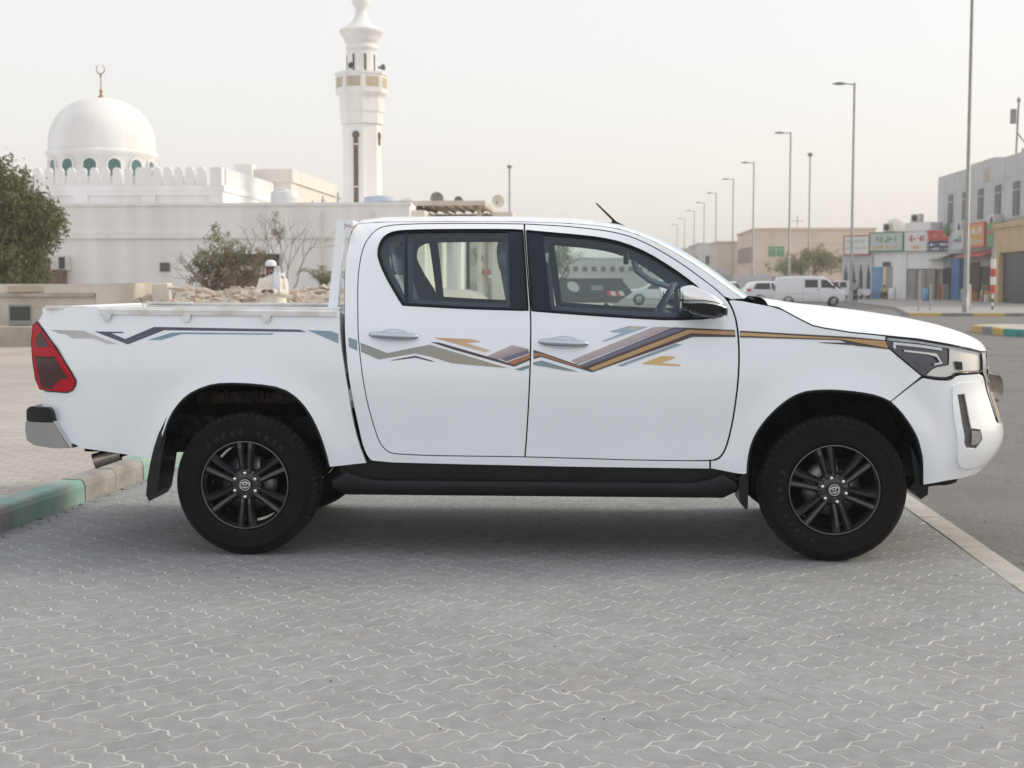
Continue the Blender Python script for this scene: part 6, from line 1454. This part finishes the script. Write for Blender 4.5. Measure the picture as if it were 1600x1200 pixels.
# printed stripes on both sides
DECALS = [
 ('bed',[(-2.929,1.212),(-2.733,1.209),(-2.536,1.136),(-2.602,1.138),(-2.676,1.167),(-2.797,1.167),(-2.827,1.189),(-2.864,1.191)],(188, 184, 184),(215, 214, 218)),
 ('bed',[(-2.671,1.205),(-2.518,1.203),(-2.51,1.196),(-2.58,1.196),(-2.503,1.165),(-2.349,1.229),(-2.298,1.229),(-1.565,1.217),(-1.526,1.204),(-2.292,1.212),(-2.489,1.136)],(62, 62, 88),(100, 100, 125)),
 ('bed',[(-2.382,1.16),(-2.253,1.199),(-2.197,1.201),(-1.699,1.197),(-1.71,1.19),(-2.197,1.192),(-2.309,1.16)],(112, 158, 182),(140, 175, 195)),
 ('bed',[(-1.524,1.215),(-1.393,1.209),(-1.356,1.194),(-1.356,1.144)],(140, 165, 182),None),
 ('cab',[(-1.307,1.176),(-1.26,1.161),(-1.257,1.106),(-1.302,1.126)],(140, 160, 172),None),
 ('cab',[(-1.242,1.149),(-1.096,1.094),(-0.873,1.139),(-0.456,1.017),(-0.755,1.042),(-0.877,1.079),(-0.953,1.092),(-1.142,1.06),(-1.236,1.101)],(150, 158, 160),(168, 160, 138)),
 ('cab',[(-1.08,1.056),(-0.948,1.081),(-0.841,1.05),(-0.866,1.051),(-0.948,1.071),(-1.062,1.055)],(62, 48, 56),None),
 ('cab',[(-0.853,1.176),(-0.655,1.168),(-0.599,1.154),(-0.685,1.149),(-0.551,1.11),(-0.578,1.1)],(206, 164, 118),(222, 196, 164)),
 ('cab',[(-0.871,1.153),(-0.822,1.15),(-0.51,1.062),(-0.436,1.038),(-0.344,1.09),(-0.342,1.06),(-0.426,1.025),(-0.735,1.11)],(60, 46, 52),None),
 ('cab',[(-0.573,1.078),(-0.437,1.138),(-0.346,1.115),(-0.51,1.064)],(222, 214, 216),(110, 78, 82)),
 ('cab',[(-0.5,1.065),(-0.356,1.113),(-0.344,1.096),(-0.466,1.052)],(108, 108, 130),None),
 ('cab',[(-0.463,1.048),(-0.344,1.091),(-0.342,1.071),(-0.425,1.034)],(168, 112, 70),None),
 ('cab',[(-0.426,1.01),(-0.343,1.036),(-0.341,1.02),(-0.385,1.005)],(120, 148, 158),None),
 ('cab',[(-0.326,1.112),(-0.291,1.103),(-0.085,1.033),(0.407,1.232),(0.523,1.227),(0.725,1.218),(0.727,1.182),(0.506,1.183),(-0.018,0.997),(-0.287,1.077),(-0.324,1.064)],(66, 44, 46),None),
 ('cab',[(-0.035,1.018),(0.482,1.22),(0.725,1.212),(0.726,1.192),(0.496,1.202),(-0.014,1.005)],(204, 166, 112),(180, 140, 92)),
 ('cab',[(-0.323,1.098),(-0.291,1.096),(-0.06,1.02),(-0.081,1.021),(-0.291,1.083),(-0.323,1.075)],(172, 122, 76),None),
 ('cab',[(-0.081,1.033),(0.407,1.226),(0.465,1.224),(-0.058,1.025)],(105, 106, 132),None),
 ('cab',[(-0.127,1.059),(0.298,1.232),(0.357,1.235),(0.398,1.231),(-0.095,1.037)],(226, 220, 222),(116, 86, 90)),
 ('cab',[(0.069,1.209),(0.173,1.238),(0.273,1.234),(0.044,1.157),(0.031,1.159),(0.14,1.203)],(150, 178, 205),(185, 200, 215)),
 ('cab',[(0.186,1.234),(0.232,1.235),(0.202,1.219),(0.177,1.221)],(214, 198, 168),None),
 ('cab',[(0.111,1.032),(0.415,1.147),(0.452,1.144),(0.14,1.03)],(146, 168, 180),None),
 ('cab',[(0.236,1.043),(0.344,1.083),(0.415,1.081),(0.41,1.073),(0.34,1.047),(0.444,1.038),(0.435,1.031)],(226, 190, 116),None),
 ('cab',[(-0.326,1.047),(-0.282,1.058),(-0.089,1),(-0.152,1.005),(-0.269,1.027),(-0.326,1.035)],(128, 150, 156),None),
 ('cab',[(0.75,1.215),(1.319,1.185),(1.507,1.168),(1.529,1.121),(1.339,1.14),(1.26,1.168),(0.75,1.181)],(66, 46, 46),None),
 ('cab',[(0.75,1.206),(1.309,1.176),(1.509,1.163),(1.522,1.127),(1.358,1.155),(1.27,1.173),(0.75,1.189)],(204, 168, 112),(190, 150, 92)),
 ('cab',[(1.143,1.157),(1.309,1.155),(1.354,1.141),(1.182,1.152)],(50, 46, 56),None),
]

def lin(c): return tuple((x/255/12.92 if x/255 < .04045 else ((x/255+.055)/1.055)**2.4)*.86 for x in c)
lay = 0
for kind, poly, c1, c2 in DECALS:
    lay += 1
    P, F, loops = fill2d(resample(poly, .03), [], .04)
    f = surf(kind, .0010+.00012*lay); m = MB().add([f(*p) for p in P], F, True)
    o = m.build('side_stripe', 'decal_print', truck, fix=False)
    at = o.data.color_attributes.new('print', 'FLOAT_COLOR', 'POINT')
    u0 = min(p[0] for p in P); u1 = max(p[0] for p in P); z0 = min(p[1] for p in P); z1 = max(p[1] for p in P)
    a, b = lin(c1), lin(c2 or c1)
    for i, p in enumerate(P):
        t = ((p[0]-u0)/(u1-u0+1e-6)+1-(p[1]-z0)/(z1-z0+1e-6))/2
        at.data[i].color = (*[a[k]+(b[k]-a[k])*t for k in range(3)], 1)
    both(o)

# ------------------------------------------------------------------ dusty air over the whole place
hz = MB().box(-620, 620, -14, 1520, -1.2, 19).build('haze', 'sand'); tag(hz, 'pale dusty haze hanging over the whole place', 'haze', kind='stuff')
hm = bpy.data.materials.new('haze'); hm.use_nodes = True; hm.node_tree.nodes.clear()
v_ = hm.node_tree.nodes.new('ShaderNodeVolumePrincipled'); v_.inputs['Color'].default_value = (.97, .95, .93, 1); v_.inputs['Density'].default_value = .0011; v_.inputs['Anisotropy'].default_value = .2
o_ = hm.node_tree.nodes.new('ShaderNodeOutputMaterial'); hm.node_tree.links.new(v_.outputs[0], o_.inputs['Volume'])
hz.data.materials.clear(); hz.data.materials.append(hm)
